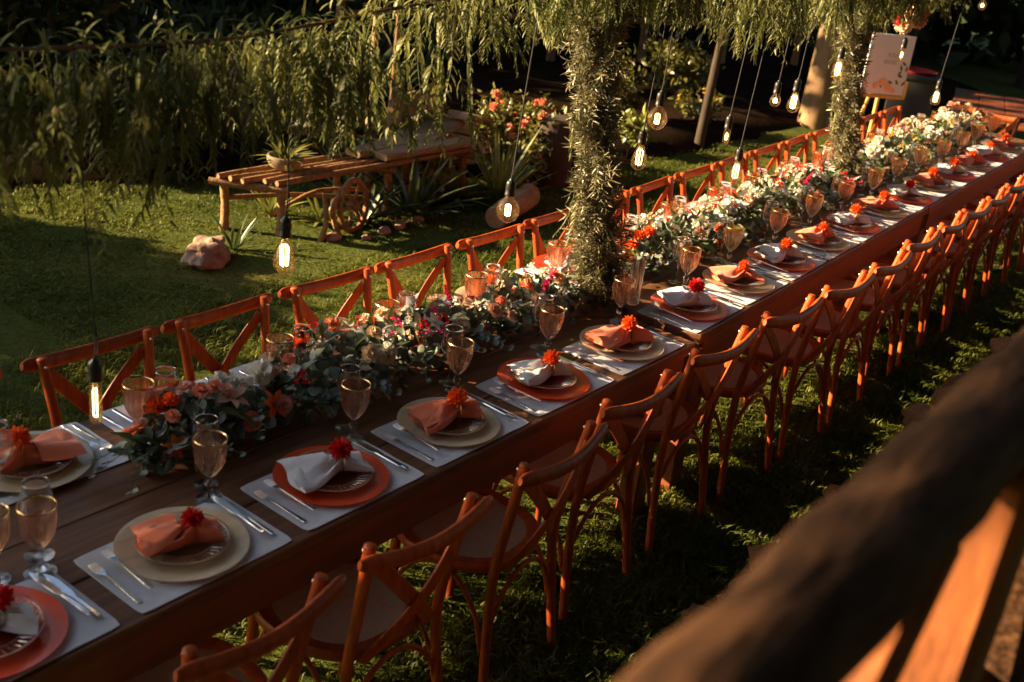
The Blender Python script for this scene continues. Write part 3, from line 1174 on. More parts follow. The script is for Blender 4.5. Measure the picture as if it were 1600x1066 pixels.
def cluster(name, mat, r, seed, n=10):
    q = np.random.default_rng(seed)
    mb = MB()
    for k in range(n):
        d = norm(q.normal(0, 1, 3) + (0, 0, .8))
        c = d * r * q.uniform(.6, 1)
        for m in range(5):
            a = m * 2 * PI / 5
            R = rotm(d)
            v = R @ np.array([.4, math.cos(a), math.sin(a)])
            mb.merge(blade(r * .36, r * .3, 2, .2, .1, .3, .4, .6), rotm(v, q.uniform(0, 1)), c)
    return mb.mesh(name, mat, 0)


FM = {}


def fmesh(kind, col):
    key = (kind, col)
    if key not in FM:
        s = len(FM) + 3
        mat = FL[col]
        FM[key] = {'carnation': lambda: carnation('flower', mat, .034, s), 'pompon': lambda: pompon_mesh('flower', mat, .030, 90, .7, .42, seed=s), 'rose': lambda: pompon_mesh('flower', mat, .036, 34, .95, 1.1, seed=s, k=3),
                   'lily': lambda: lily('flower', mat, .06, s), 'spike': lambda: spike('flower', mat, .17, s), 'cluster': lambda: cluster('flower', mat, .032, s)}[kind]()
    return FM[key]


LEAFM = [blade(.052, .044, 5, .18, .12, .1, .35, .5).mesh('leaf', M['euca'], 0), blade(.06, .05, 5, .25, .25, .1, .4, .5).mesh('leaf', M['euca'], 0),
         blade(.075, .026, 5, .3, .25, 0, .2, .4).mesh('leaf', M['greenleaf'], 0), blade(.09, .030, 5, .3, .35, 0, .2, .4).mesh('leaf', M['greenleaf'], 0)]
SMALL = [blade(.042, .034, 3, .2, .15, .1, .35, .5), blade(.055, .020, 3, .3, .3, 0, .2, .4)]


def euca_sprig(seed, n=7, L=.2):
    q = np.random.default_rng(seed)
    mb = MB()
    p = smooth_path([(0, 0, 0), (L * .5, .01, -.01), (L, -.01, -.06)], 5)
    tube(mb, p, np.linspace(.002, .001, len(p)), 5)
    for k in range(n):
        t = p[int((k + 1) / n * (len(p) - 1))]
        for s in (-1, 1):
            mb.merge(blade(.036, .036, 4, .15, .1, .1, .4, .5), rotm((.5, s, q.uniform(-.4, .5)), q.uniform(-.5, .5), 1.15 - .6 * k / n), t)
    return mb.mesh('eucalyptus_sprig', M['euca'], 0)


SPRIGS = [euca_sprig(s) for s in (3, 4, 5)]


def garland(name_label, x0, x1, yc, top, conv, yaw, plan, seed, nleaf, nstuff, height=.15, half=.145, dense=70, green=.3):
    q = np.random.default_rng(seed)
    o = thing('flower_garland', name_label, 'flower garland', (0, 0, 0), 0, 'flower garlands down the middle of the tables')
    L = x1 - x0

    def prof(x):
        e = np.clip(np.minimum(x - x0, x1 - x) / .22, 0, 1)
        return (.35 + .65 * e ** .6) * (1 + .18 * math.sin(x * 5.3 + seed) + .12 * math.sin(x * 11.7))

    def spot(fmin, fmax):
        x = q.uniform(x0, x1)
        k = prof(x)
        a = q.uniform(.02, PI - .02)
        f = q.uniform(fmin, fmax) ** .5
        y = half * k * f * math.cos(a)
        z = height * k * f * math.sin(a) ** .8
        n = np.array([q.normal(0, .35), math.cos(a), math.sin(a) * 1.1])
        p = conv(x, yc(x) + y)
        return np.array([p[0], p[1], top + .012 + z]), norm(n)
    for k in range(nleaf):
        p, n = spot(.65, 1.15)
        d = norm(n * .5 + q.normal(0, .6, 3) + (0, 0, -.25))
        g = q.random() < green
        me = LEAFM[(2 if g else 0) + int(q.integers(2))]
        p[2] = max(p[2], top + .02)
        if d[2] < 0 and p[2] + d[2] * .08 < top + .004:
            d = norm((d[0], d[1], .1))
        part('leaf', me, o, mw=m44(rotm(d, q.uniform(-1, 1), q.uniform(.75, 1.2)), p))
    for g, n in ((0, int(nstuff * (1 - green))), (1, int(nstuff * green))):
        mb = MB()
        Rs, ts = [], []
        for k in range(n):
            p, nn = spot(.05, .95)
            d = norm(nn * .4 + q.normal(0, .7, 3))
            if d[2] < 0 and p[2] + d[2] * .06 < top + .004:
                d = norm((d[0], d[1], .15))
            Rs.append(rotm(d, q.uniform(0, 6), q.uniform(.7, 1.2)))
            ts.append(p)
        mb.scatter(SMALL[g], Rs, ts)
        part('foliage', mb.mesh('foliage', M['greenleaf' if g else 'euca'], 0), o, kind='stuff')
    for k in range(int(L * 7)):
        x = q.uniform(x0, x1)
        s = 1 if q.random() < .45 else -1
        p = conv(x, yc(x) + s * half * .75 * prof(x))
        d = norm((q.normal(0, .6), s, .25))
        part('eucalyptus_sprig', SPRIGS[k % 3], o, mw=m44(rotm(d, q.uniform(-.6, .6), q.uniform(.6, .95)), (p[0], p[1], top + .085)))
    for e, xx in ((-1, x0), (1, x1)):
        for k in range(3):
            p = conv(xx - e * .04, yc(xx) + q.uniform(-.08, .08))
            part('eucalyptus_sprig', SPRIGS[k % 3], o, mw=m44(rotm((e, q.uniform(-.9, .5), .2), q.uniform(-.5, .5), .9), (p[0], p[1], top + .06)))
    # flowers
    for k in range(dense):
        x = x0 + L * ((k + q.random()) / dense)
        kinds = [c for a, b, c in plan if a <= x <= b]
        kinds = kinds[0] if kinds else plan[-1][2]
        kind, col = kinds[int(q.integers(len(kinds)))]
        a = q.uniform(.25, PI - .25)
        pf = prof(x)
        y, z = half * .95 * pf * math.cos(a), height * 1.25 * pf * math.sin(a) ** .8
        p = conv(x, yc(x) + y)
        n = norm((q.normal(-.1, .3), math.cos(a) - .15, math.sin(a) * 1.2 + .2))
        R = rotm(n, q.uniform(0, 6), q.uniform(.6, .95))
        R = np.stack([R[:, 1], R[:, 2], R[:, 0]], 1)          # Z of the bloom looks along n
        if kind == 'spike':
            z *= .6
        part('flower', fmesh(kind, col), o, mw=m44(R, (p[0], p[1], top + .02 + z)))
    return o


W1 = [('carnation', 'coral'), ('carnation', 'blush'), ('pompon', 'orange'), ('carnation', 'blush'), ('lily', 'orange')]
W2 = [('carnation', 'blush'), ('lily', 'blush'), ('carnation', 'coral'), ('carnation', 'cream'), ('lily', 'cream'), ('cluster', 'cream'), ('lily', 'orange'), ('cluster', 'red'), ('rose', 'white'), ('cluster', 'white')]
W3 = [('spike', 'pink'), ('cluster', 'white'), ('lily', 'cream'), ('cluster', 'red'), ('cluster', 'blush'), ('cluster', 'cream'), ('cluster', 'pink'), ('lily', 'white'), ('carnation', 'cream')]
W4 = [('carnation', 'cream'), ('pompon', 'red'), ('cluster', 'white'), ('carnation', 'blush'), ('cluster', 'white'), ('carnation', 'coral'), ('cluster', 'cream'), ('lily', 'blush'), ('spike', 'pink'), ('cluster', 'yellow')]
garland('near flower garland of eucalyptus with coral, orange and pink blooms', -2.2, -.16, lambda x: .135 + .012 * math.sin(x * 4), H1, ident, 0,
        [(-9, -1.92, W1), (-1.92, -1.25, W2), (-1.25, -.7, W3), (-.7, 9, W4)], 21, 300, 1400, .138, .128, 112, .22)
V1 = [('cluster', 'white'), ('rose', 'white'), ('cluster', 'cream'), ('lily', 'white'), ('cluster', 'white'), ('cluster', 'red'), ('carnation', 'cream'), ('cluster', 'cream'), ('lily', 'cream'), ('pompon', 'coral'), ('carnation', 'blush')]
V2 = [('cluster', 'white'), ('lily', 'white'), ('spike', 'white'), ('cluster', 'red'), ('carnation', 'blush'), ('cluster', 'cream'), ('spike', 'pink')]
garland('middle garland of white flowers with red accents between the leafy columns', .34, 2.88, lambda x: .105 + .012 * math.sin(x * 4), H2, T2, A2,
        [(-9, .6, [('pompon', 'orange'), ('lily', 'orange'), ('cluster', 'white')]), (.6, 1.9, V1), (1.9, 9, V2)], 22, 300, 1500, .135, .142, 112, .5)
garland('far garland of cream, peach and white flowers beyond the second column', 3.12, 5.75, lambda x: .10, H2, T2, A2,
        [(-9, 9, [('rose', 'cream'), ('cluster', 'white'), ('carnation', 'blush'), ('lily', 'cream'), ('cluster', 'white'), ('rose', 'white'), ('carnation', 'cream'), ('cluster', 'yellow'), ('cluster', 'blush')])], 23, 220, 1200, .16, .155, 100, .6)


def frond(seed, L=.36, n=12):
    q = np.random.default_rng(seed)
    mb = MB()
    cx, cy = q.normal(0, .05), q.normal(0, .05)
    t = np.linspace(0, 1, 7)
    p = np.stack([cx * t ** 2 * 1.5, cy * t ** 2 * 1.5, -L * t], 1)
    tube(mb, p, np.linspace(.0018, .0008, 7), 4)
    lf = blade(.056, .0125, 3, .25, .5, 0, .3, .35)
    Rs, ts = [], []
    tw = q.uniform(0, PI)
    dz = -.5 if seed % 2 else -.85
    for k in range(n):
        u = .12 + .88 * k / n
        c = np.array([np.interp(u, t, p[:, 0]), np.interp(u, t, p[:, 1]), -L * u])
        for s in (-1, 1):
            a = tw + u * .3
            d = np.array([s * math.cos(a), s * math.sin(a), dz + q.normal(0, .15)])
            Rs.append(rotm(d, q.uniform(-.5, .5), q.uniform(.75, 1.15) * (1.05 - .45 * u)))
            ts.append(c)
    mb.scatter(lf, Rs, ts)
    return mb


FR = [frond(s, .26 + .05 * (s % 4)) for s in range(6)]
FRM = [f.mesh('frond', M['vine'], 0) for f in FR]


# ------------------------------------------------------------------ leafy columns
def column_sprig(seed, n=22, L=.10):
    q = np.random.default_rng(seed)
    mb = MB()
    p = smooth_path([(0, 0, 0), (L * .5, 0, .015), (L, 0, .0)], 4)
    tube(mb, p, np.linspace(.0018, .0008, len(p)), 4)
    lf = blade(.037, .0064, 2, .2, .25, 0, .35, .4)
    Rs, ts = [], []
    for k in range(n):
        t = (k + .5) / n
        a = k * 2.4
        c = .55 + .35 * t
        d = np.array([c, math.cos(a), math.sin(a)])
        Rs.append(rotm(d, q.uniform(-.6, .6), q.uniform(.75, 1.25)))
        ts.append((L * t, 0, .015 * math.sin(t * PI)))
    mb.scatter(lf, Rs, ts)
    return mb


CSP = [column_sprig(s) for s in range(4)]
CSM = [m.mesh('leaf_sprig', M['sprig'], 0) for m in CSP]


def column(x, y, z0, z1, r, label, seed, nobj, nst, lean=(0, 0)):
    q = np.random.default_rng(seed)
    o = thing('leafy_column', label, 'leafy column', (x, y, z0), 0, 'leafy columns standing between the tables')
    H = z1 - z0
    mb = MB()
    tube(mb, [(0, 0, .003), (lean[0] * .5, lean[1] * .5, H * .5), (lean[0], lean[1], H)], [.034, .032, .03], 12)
    lathe(mb, [(0, .012), (.085, .012), (.088, .008), (.088, 0), (0, 0)], 24)
    part('post', mb.mesh('post', M['stemwood']), o)

    def place(k, n):
        ss = .9 if q.random() < .85 else 1.3
        h = H * ((k + q.random()) / n)
        a = k * 2.399 + q.normal(0, .25)
        rr = r * (1 + .22 * math.sin(h * 7 + seed) + .12 * math.sin(h * 17 + a)) * q.uniform(.3, .62)
        t = h / H
        p = np.array([lean[0] * t + rr * math.cos(a), lean[1] * t + rr * math.sin(a), min(max(h, .03), H)])
        b = q.normal(0, .5)
        e = q.uniform(.3, 2.4) if q.random() < .55 else q.uniform(-2.6, -.4)
        if h < .16:
            e = abs(e) * .6
        d = norm((math.cos(a + b), math.sin(a + b), e))
        return rotm(d, q.uniform(0, 6), q.uniform(.5, 1.0) * (.75 if h < .1 else 1) * ss), p
    for k in range(nobj):
        R, p = place(k, nobj)
        part('leaf_sprig', CSM[k % 4], o, mw=m44(R, p))
    mb = MB()
    for v in range(4):
        pr = [place(k, nst // 4) for k in range(nst // 4)]
        mb.scatter(CSP[v], [a for a, b in pr], [b for a, b in pr])
    part('foliage', mb.mesh('foliage', M['sprig'], 0), o, kind='stuff')
    for k in range(9):
        h = H * q.uniform(.35, .98)
        a = q.uniform(1.6, 3.6)
        t = h / H
        sc_ = q.uniform(.5, .8)
        part('trailing_frond', FRM[k % 6], o, mw=m44(rz(q.uniform(0, 6)) * sc_, (lean[0] * t + .085 * math.cos(a), lean[1] * t + .085 * math.sin(a), h)))
    return o


column(-.06, .0, H1, 2.12, .080, 'nearer leafy column on the table joint, full height and in focus', 31, 300, 900, (-.12, .17))
c2x, c2y, _ = T2(2.97, .075)
column(c2x, c2y, H2, 2.16, .066, 'farther leafy column rising behind the white garland near the easel', 32, 300, 700, (-.13, .18))

# clear glass cylinders beside the foot of the near column
for dx, dy, lab in ((-.07, .125, 'tall clear glass cylinder left of the near leafy column foot'), (.09, -.085, 'tall clear glass cylinder right of the near leafy column foot')):
    mb = MB()
    lathe(mb, [(0, .001), (.028, .001), (.030, .004), (.030, .20), (.0295, .2015), (.0285, .20), (.0285, .006), (0, .006)], 36)
    thing('glass_cylinder', lab, 'glass vase', (-.01 + dx, dy + .01, (H2 if dx > 0 else H1) + .001), 0, 'glass cylinders at the column foot', mb.mesh('glass_cylinder', M['glass']))


# ------------------------------------------------------------------ overhead poles with hanging fronds
def hanging(label, pole, zbot, seed, nobj, nst, width=.2):
    """pole: points of the carrying branch; zbot(x): how low the greenery hangs there"""
    q = np.random.default_rng(seed)
    o = thing('hanging_garland', label, 'hanging greenery', (0, 0, 0), 0, 'greenery hung from the overhead poles')
    P = smooth_path(pole, 8)
    mb = MB()
    tube(mb, P, .0048 + .001 * np.sin(np.arange(len(P)) * 1.3), 8)
    part('pole', mb.mesh('pole', M['stemwood']), o)

    def place():
        while True:
            i = int(q.integers(len(P) - 1))
            c = P[i] + (P[i + 1] - P[i]) * q.random()
            lo = zbot(c[0])
            if lo < c[2] - .03:
                break
        side = q.normal(0, width * .3)
        cl = noise.noise(Vector((c[0] * 5.3 + seed, side * 7, seed * 1.7)))
        if cl + q.uniform(-.25, .35) < (.03 if c[0] < -1.85 else -.04):
            return place()
        lo = lo + .20 * max(0, .12 - cl) + q.uniform(0, .05)
        k = q.integers(6)
        Lf = .26 + .05 * (k % 4)
        room = max(.08, c[2] - lo - .04)
        s = min(1.0, room / Lf) * q.uniform(.7, 1.0)
        drop = max(0, room - Lf * s) * q.random() ** .7
        top = np.array([c[0] + q.normal(0, .05), c[1] + side, c[2] + .02 - drop - abs(side) * .25])
        tilt = q.normal(0, .22, 2)
        down = norm((tilt[0], tilt[1], -1))
        zax = -down
        xax = norm(np.cross((0.3, 1, 0), zax))
        yax = np.cross(zax, xax)
        R = np.stack([xax, yax, zax], 1) @ rz(q.uniform(0, 6)) * s
        return k, R, top
    for n in range(nobj):
        k, R, tpt = place()
        part('frond', FRM[k], o, mw=m44(R, tpt))
    mb = MB()
    acc = {}
    for n in range(nst):
        k, R, tpt = place()
        acc.setdefault(int(k), []).append((R, tpt))
    for k, v in acc.items():
        mb.scatter(FR[k], [a for a, b in v], [b for a, b in v])
    # short leaves curling over the top of the pole
    lf = blade(.055, .011, 3, .2, .4, 0, .3, .4)
    n = int(nst * 3)
    Rs, ts = [], []
    for _ in range(n):
        i = int(q.integers(len(P) - 1))
        c = P[i] + (P[i + 1] - P[i]) * q.random()
        if zbot(c[0]) > c[2] - .03:
            continue
        Rs.append(rotm(norm(q.normal(0, 1, 3) + (0, 0, .3)), 0, q.uniform(.6, 1.2)))
        ts.append(c + q.normal(0, .03, 3) - (0, 0, .012))
    mb.scatter(lf, Rs, ts)
    part('foliage', mb.mesh('foliage', M['vine'], 0), o, kind='stuff')
    # withes that tie the sprays to the pole
    return o


def zb1(x):
    return float(np.interp(x, [-3.4, -2.7, -2.3, -2.0, -1.75, -1.5, -1.28, -1.2, -1.0, -.8, -.52, -.36, -.2], [1.55, 1.52, 1.55, 1.66, 1.62, 1.52, 1.55, 1.80, 1.80, 1.74, 1.78, 1.88, 1.88]))


hanging('long curtain of leafy sprays hanging from the pole left of the near column', [(-3.5, .02, 1.99), (-2.6, 0, 1.975), (-2.0, .02, 1.965), (-1.5, 0, 2.02), (-1.0, 0, 2.07), (-.3, .0, 2.13), (.1, .02, 2.15)], zb1, 41, 300, 300, .26)


def zb2(x):
    return float(np.interp(x, [0, .22, .3, .42, .5, .7, .85, .95, 1.2, 1.5, 1.9, 2.3, 2.7, 3.0], [1.88, 1.86, 1.76, 1.80, 1.95, 1.92, 1.64, 1.72, 1.76, 1.66, 1.76, 1.76, 1.74, 1.75]))


hanging('leafy sprays hanging overhead between the two leafy columns', [(0, .02, 2.15), (.8, .02, 2.13), (1.6, .05, 2.12), (2.4, .1, 2.14), (3.1, .13, 2.17)], zb2, 42, 300, 160, .22)
hanging('leafy sprays with flowers overhead beyond the farther column', [(3.0, .13, 2.17), (3.8, .16, 2.16), (4.6, .18, 2.17), (5.6, .2, 2.2)], lambda x: float(np.interp(x, [3, 3.4, 3.9, 4.4, 5.6], [1.80, 1.72, 1.85, 1.9, 1.95])), 43, 200, 160, .22)
# a flower bunch tied above the sign
bq = np.random.default_rng(3)
bunch = thing('flower_bunch', 'bunch of orange and cream flowers tied overhead above the white sign', 'flower bunch', (3.42, .22, 1.84))
for k, (kind, col) in enumerate([('rose', 'orange'), ('rose', 'cream'), ('rose', 'cream'), ('carnation', 'coral'), ('rose', 'white'), ('pompon', 'red'), ('rose', 'blush')]):
    d = norm(bq.normal(0, 1, 3) + (-.6, -.4, 0))
    R = rotm(d)
    part('flower', fmesh(kind, col), bunch, mw=m44(np.stack([R[:, 1], R[:, 2], R[:, 0]], 1) * 1.1, d * .07 + np.array([0, 0, .05 * math.sin(k * 2)])))
for k in range(26):
    d = norm(bq.normal(0, 1, 3))
    part('leaf', LEAFM[k % 4], bunch, mw=m44(rotm(d, bq.uniform(0, 6)), d * .04))


# ------------------------------------------------------------------ pendant bulbs
BULB = {
    'edison': [(.012, 0), (.0125, -.008), (.016, -.022), (.0235, -.045), (.0305, -.068), (.032, -.082), (.029, -.096), (.021, -.106), (.009, -.1115), (.001, -.112)],
    'tube': [(.012, 0), (.0145, -.008), (.0155, -.02), (.0158, -.06), (.0158, -.105), (.0145, -.118), (.009, -.126), (.001, -.128)],
    'globe': [(.012, 0), (.0125, -.008), (.020, -.016), (.032, -.028), (.0395, -.045), (.0415, -.058), (.0395, -.072), (.031, -.088), (.017, -.098), (.001, -.101)],
    'small_tube': [(.012, 0), (.0145, -.008), (.0155, -.018), (.0155, -.062), (.0135, -.072), (.008, -.078), (.001, -.08)],
    'small_globe': [(.012, 0), (.0125, -.006), (.019, -.016), (.0255, -.030), (.027, -.040), (.0245, -.053), (.016, -.064), (.001, -.070)]}


def pendant(kind, x, y, z, ztop, label, drift=(0, 0), braided=False):
    """z: height of the top of the glass"""
    prof = np.array(BULB[kind])
    o = thing('pendant_bulb', label, 'light bulb', (x, y, z), 0, 'filament bulbs hanging on cords above the tables')
    H = ztop - z
    mb = MB()
    p = smooth_path([(0, 0, .052), (.004, 0, .12), (drift[0] * .4, drift[1] * .4, H * .45 + .03), (drift[0], drift[1], H)], 6)
    if kind == 'x':
        pass
    tube(mb, p, .0024, 6)
    q = p[:8] + np.array([.004, 0, 0]) * np.sin(np.linspace(0, PI, 8))[:, None] * 2
    tube(mb, q, .0016, 5)
    part('cord', mb.mesh('cord', M['cord']), o)
    mb = MB()
    lathe(mb, [(0, .056), (.006, .056), (.008, .05), (.0145, .046), (.0165, .04), (.0165, .026), (.0178, .025), (.0178, .021), (.0165, .020), (.0168, .006), (.0178, .004), (.0178, -.004), (.0145, -.005), (.0, -.005)], 20)
    part('socket', mb.mesh('socket', M['black']), o)
    mb = MB()
    lathe(mb, prof, 32)
    g = part('bulb', mb.mesh('bulb', M['amber']), o)
    mb = MB()
    zb = prof[-1, 1]
    n = 4 if kind in ('edison', 'globe') else 3
    rr = prof[:, 0].max() * (.36 if kind != 'globe' else .22)
    for k in range(n):
        a = k * 2 * PI / n + .5
        r_ = rr
        z0, z1 = (-.028, zb + .026) if kind != 'globe' else (-.036, -.074)
        c, s = math.cos(a), math.sin(a)
        tube(mb, [(r_ * .5 * c, r_ * .5 * s, z0), (r_ * c, r_ * s, z0 - .006), (r_ * c, r_ * s, z1), (r_ * .6 * c, r_ * .6 * s, z1 - .005)], .0013, 5)
    part('filament', mb.mesh('filament', M['filament']), g)
    mb = MB()
    tube(mb, [(0, 0, 0), (0, 0, -.02), (0, 0, zb * .62)], [.006, .004, .0018], 8)
    part('glass_mount', mb.mesh('glass_mount', M['stem_glass']), g)
    return o


for kind, x, z, ztop, lab, dr in (
        ('tube', -2.39, 1.163, 1.98, 'lit tubular filament bulb hanging nearest, at the left over the table', (-.03, 0)),
        ('edison', -1.79, 1.425, 1.98, 'lit teardrop filament bulb hanging in front of the rock and bench', (0, 0)),
        ('globe', -.77, 1.385, 2.1, 'lit round globe bulb hanging left of the near leafy column', (.045, 0)),
        ('edison', .07, 1.47, 2.15, 'lit tapered filament bulb just right of the near leafy column, lower of two', (.05, 0)),
        ('globe', .16, 1.615, 2.15, 'lit round globe bulb just right of the near leafy column, upper of two', (.01, 0)),
        ('small_tube', .81, 1.455, 2.13, 'short tubular filament bulb hanging above the lawn-side chairs', (.06, 0)),
        ('edison', .98, 1.285, 2.13, 'lowest teardrop bulb hanging into the white flowers of the middle garland', (.07, 0)),
        ('small_globe', 1.25, 1.575, 2.12, 'small round bulb, left one of a pair before the pale tree trunk', (.03, 0)),
        ('edison', 1.47, 1.57, 2.12, 'teardrop bulb, right one of a pair before the pale tree trunk', (.03, 0)),
        ('edison', 1.94, 1.70, 2.13, 'lit bulb hanging against the left edge of the farther leafy column', (.02, 0)),
        ('small_tube', 2.91, 1.70, 2.16, 'small bulb hanging at the right edge of the white sign', (.02, 0)),
        ('edison', 3.77, 1.395, 2.16, 'teardrop bulb on a long cord above the far end of the tables', (.10, 0)),
        ('small_globe', 4.23, 1.945, 2.17, 'round bulb at the top right corner of the picture', (.0, 0))):
    pendant(kind, x, 0.0 if x < 2.5 else .02, z, ztop, lab, dr)


# ------------------------------------------------------------------ rustic bench, rocks, logs, plants
def stick(pts, r, mat, name, parent, n=9, k=4):
    mb = MB()
    P = smooth_path(pts, k)
    r = np.interp(np.linspace(0, 1, len(P)), np.linspace(0, 1, len(np.atleast_1d(r))), np.atleast_1d(r)) if np.size(r) > 1 else np.full(len(P), r)
    r = r * (1 + .08 * np.sin(np.arange(len(P)) * 2.1))
    tube(mb, P, r, n)
    return part(name, mb.mesh(name, mat), parent)


# a long low bench table of branches: corners on the lawn
BA, BB, BC = np.array([.66, 3.36, 0]), np.array([.905, 3.05, 0]), np.array([2.62, 3.02, 0])
along = norm(BC - BB)
across = BA - BB
bench = thing('rustic_bench', 'low rustic garden bench table of branches with a bowl on it', 'garden bench', tuple(BB))
zt = .36
W = np.linalg.norm(across)
ac = across / W
for k in range(5):
    f = k / 4
    a = ac * (f * W)
    s = .03 * math.sin(k * 2.1)
    stick([a + along * (-.03 + s) + (0, 0, zt), a + along * .6 + (0, 0, zt + .012 * math.sin(k * 1.7)), a + along * 1.3 + (0, 0, zt), a + along * (1.86 + s) + (0, 0, zt + .005)], (.019, .022, .017), M['branch'], 'top_pole', bench)
for f in (.0, .98, 1.83):
    stick([along * f - ac * .05 + (0, 0, zt - .04), along * f + ac * (W * .5) + (0, 0, zt - .045), along * f + ac * (W + .06) + (0, 0, zt - .035)], .024, M['branch'], 'cross_pole', bench)
for f in (.03, 1.0, 1.8):
    for w in (.04, .96):
        p = along * f + ac * (W * w)
        stick([p + (0, 0, -.01), p + (.01, .0, .14), p + (0, .005, zt - .05)], (.032, .028, .027), M['branch'], 'leg', bench)
stick([along * .02 + ac * .36 + (0, 0, .22), along * .4 + ac * .2 + (0, 0, .20), along * .9 + (0, 0, .12)], .016, M['branch'], 'brace', bench)
stick([along * .05 + ac * .1 + (0, 0, .12), along * .45 + ac * .1 + (0, 0, .23), along * 1.0 + ac * .1 + (0, 0, .16)], .014, M['branch'], 'brace', bench)
stick([along * 1.0 + (0, 0, .14), along * 1.4 + (0, 0, .20), along * 1.8 + ac * .1 + (0, 0, .10)], .015, M['branch'], 'brace', bench)
# thick plank seat laid on the rear half
mb = MB()
for k in range(2):
    V = along * .95 + ac * (.05 + k * .19)
    sweep(mb, [V + (0, 0, zt + .055), V + along * .45 + (0, 0, zt + .06), V + along * .9 + (0, 0, zt + .055)], rect(.17, .05, .3), (0, 0, 1), np.array([(.85, .9), (1, 1), (.9, .9)]))
part('plank_seat', mb.mesh('plank_seat', M['plank']), bench)

mb = MB()
lathe(mb, [(0, 0), (.075, 0), (.10, .02), (.118, .06), (.115, .085), (.105, .088), (.098, .075), (.085, .055), (0, .05)], 32)
bp = BB + along * .34 + ac * .24
bowl = thing('plant_bowl', 'rounded grey clay bowl with a plant standing on the rustic bench', 'plant pot', (bp[0], bp[1], zt + .028))
part('bowl', mb.mesh('bowl', M['clay']), bowl)
mb = MB()
q = np.random.default_rng(8)
for k in range(60):
    a = q.uniform(0, 2 * PI)
    e = q.uniform(.2, 1.4)
    mb.merge(blade(.16, .022, 4, .25, .5, 0, .3, .4), rotm((math.cos(a) * math.cos(e), math.sin(a) * math.cos(e), math.sin(e)), q.uniform(-.5, .5), q.uniform(.6, 1.3)), (0.03 * math.cos(a), .03 * math.sin(a), .05))
part('plant', mb.mesh('plant', M['shrub'], 0), bowl)

# a second bench of heavy planks farther right
b2 = thing('plank_bench', 'heavy plank bench with slanted slabs between the shrubs', 'garden bench', (2.75, 3.35, 0), .35)
mb = MB()
sweep(mb, [(-.75, .1, .40), (0, .1, .41), (.42, .1, .42)], rect(.34, .055, .3), (0, 0, 1), np.array([(.9, 1), (1, 1), (.95, 1)]))
part('seat_slab', mb.mesh('seat_slab', M['plank']), b2)
mb = MB()
sweep(mb, [(-.25, .30, .55), (.2, .30, .56), (.52, .26, .50)], rect(.05, .22, .3), (0, 0, 1), np.array([(1, 1), (1, .9), (1, .7)]))
part('back_slab', mb.mesh('back_slab', M['plank']), b2)
mb = MB()
sweep(mb, [(.35, -.02, .50), (.62, -.10, .44), (.86, -.16, .36)], rect(.2, .05, .3), (0, 0, 1), np.array([(1, 1), (1, 1), (.4, .8)]))
part('arm_slab', mb.mesh('arm_slab', M['plank']), b2)
for x, y in ((.1, -.04), (-.65, -.02), (.36, .26), (-.65, .26)):
    stick([(x, y, -.01), (x, y, .2), (x, y, .385)], .042, M['branch'], 'leg', b2, 10)

# small wooden wheel leaning beneath the bench
wh = thing('wooden_wheel', 'old wooden wheel leaning in the plants under the bench', 'wheel', (1.42, 2.9, .17), (PI / 2 - .12, 0, .25))
mb = MB()
a = np.linspace(0, 2 * PI, 33)
sweep(mb, np.stack([.17 * np.cos(a), .17 * np.sin(a), 0 * a], 1), rect(.04, .03, .2), (0, 0, 1), None, False)
part('rim', mb.mesh('rim', M['branch']), wh)
for k in range(6):
    c, s = math.cos(k * PI / 3), math.sin(k * PI / 3)
    mb = MB()
    tube(mb, [(c * .03, s * .03, 0), (c * .16, s * .16, 0)], .010, 7)
    part('spoke', mb.mesh('spoke', M['branch']), wh)
mb = MB()
lathe(mb, [(0, .035), (.035, .035), (.04, .03), (.04, -.03), (.035, -.035), (0, -.035)], 14)
part('hub', mb.mesh('hub', M['branch']), wh)
# stump with forked roots
st = thing('root_stump', 'forked root standing on the lawn before the bench', 'tree root', (1.15, 2.83, 0))
for k, (dx, dy) in enumerate(((-.04, .0), (.05, .02))):
    stick([(dx * 2.2, dy, -.01), (dx * 1.1, dy, .10), (dx * .9, dy + .01, .2), (dx * 2 + .05, dy + .05, .31)], (.022, .017, .02, .012), M['branch'], 'root', st)
part('foot', rock_mesh('foot', .055, M['rock'], 12, 2, .3, (1.3, 1, .6)), st, loc=(.02, 0, .015))

thing('rock', 'pale angular rock lying on the shaded lawn', 'rock', (.235, 2.93, .055), .5, None, rock_mesh('rock', .155, M['rock'], 4, 4, .42, (1.2, .8, .52)))
for k, (x, y, r) in enumerate(((1.55, 2.72, .045), (1.72, 2.75, .05), (1.95, 2.78, .04), (1.36, 2.7, .035))):
    thing('rock', f'small brown stone edging the planting before the bench, {ORD[k]} in a curved row of four', 'rock', (x, y, r * .4), k, 'small stones edging the planting', rock_mesh('rock', r, M['rock'], 20 + k, 2, .3, (1.2, .9, .7)))
lg = thing('log', 'short cut log lying on the lawn behind the chairs', 'log', (2.62, 2.46, .085), .30)
mb = MB()
tube(mb, [(-.34, 0, 0), (-.33, 0, 0), (-.1, .01, .005), (.15, 0, 0), (.36, .005, .01), (.37, .005, .01)], [.075, .083, .085, .088, .092, .085], 18)
part('trunk_section', mb.mesh('trunk_section', M['plank']), lg)
mb = MB()
lathe(mb, [(0, 0), (.05, .001), (.074, 0)], 18)
part('cut_face', mb.mesh('cut_face', M['trunk']), lg, mw=m44(np.array([[0, 0, -1.], [0, 1, 0], [1, 0, 0]]), (-.3415, 0, 0)))

mb = MB()
lathe(mb, [(.001, .52), (.15, .52), (.165, .50), (.16, .3), (.175, .05), (.19, -.01)], 20)
thing('tree_stump', 'tall dark stump standing among the shrubs', 'tree stump', (3.75, 2.95, 0), 0, None, mb.mesh('tree_stump', M['darktrunk']))


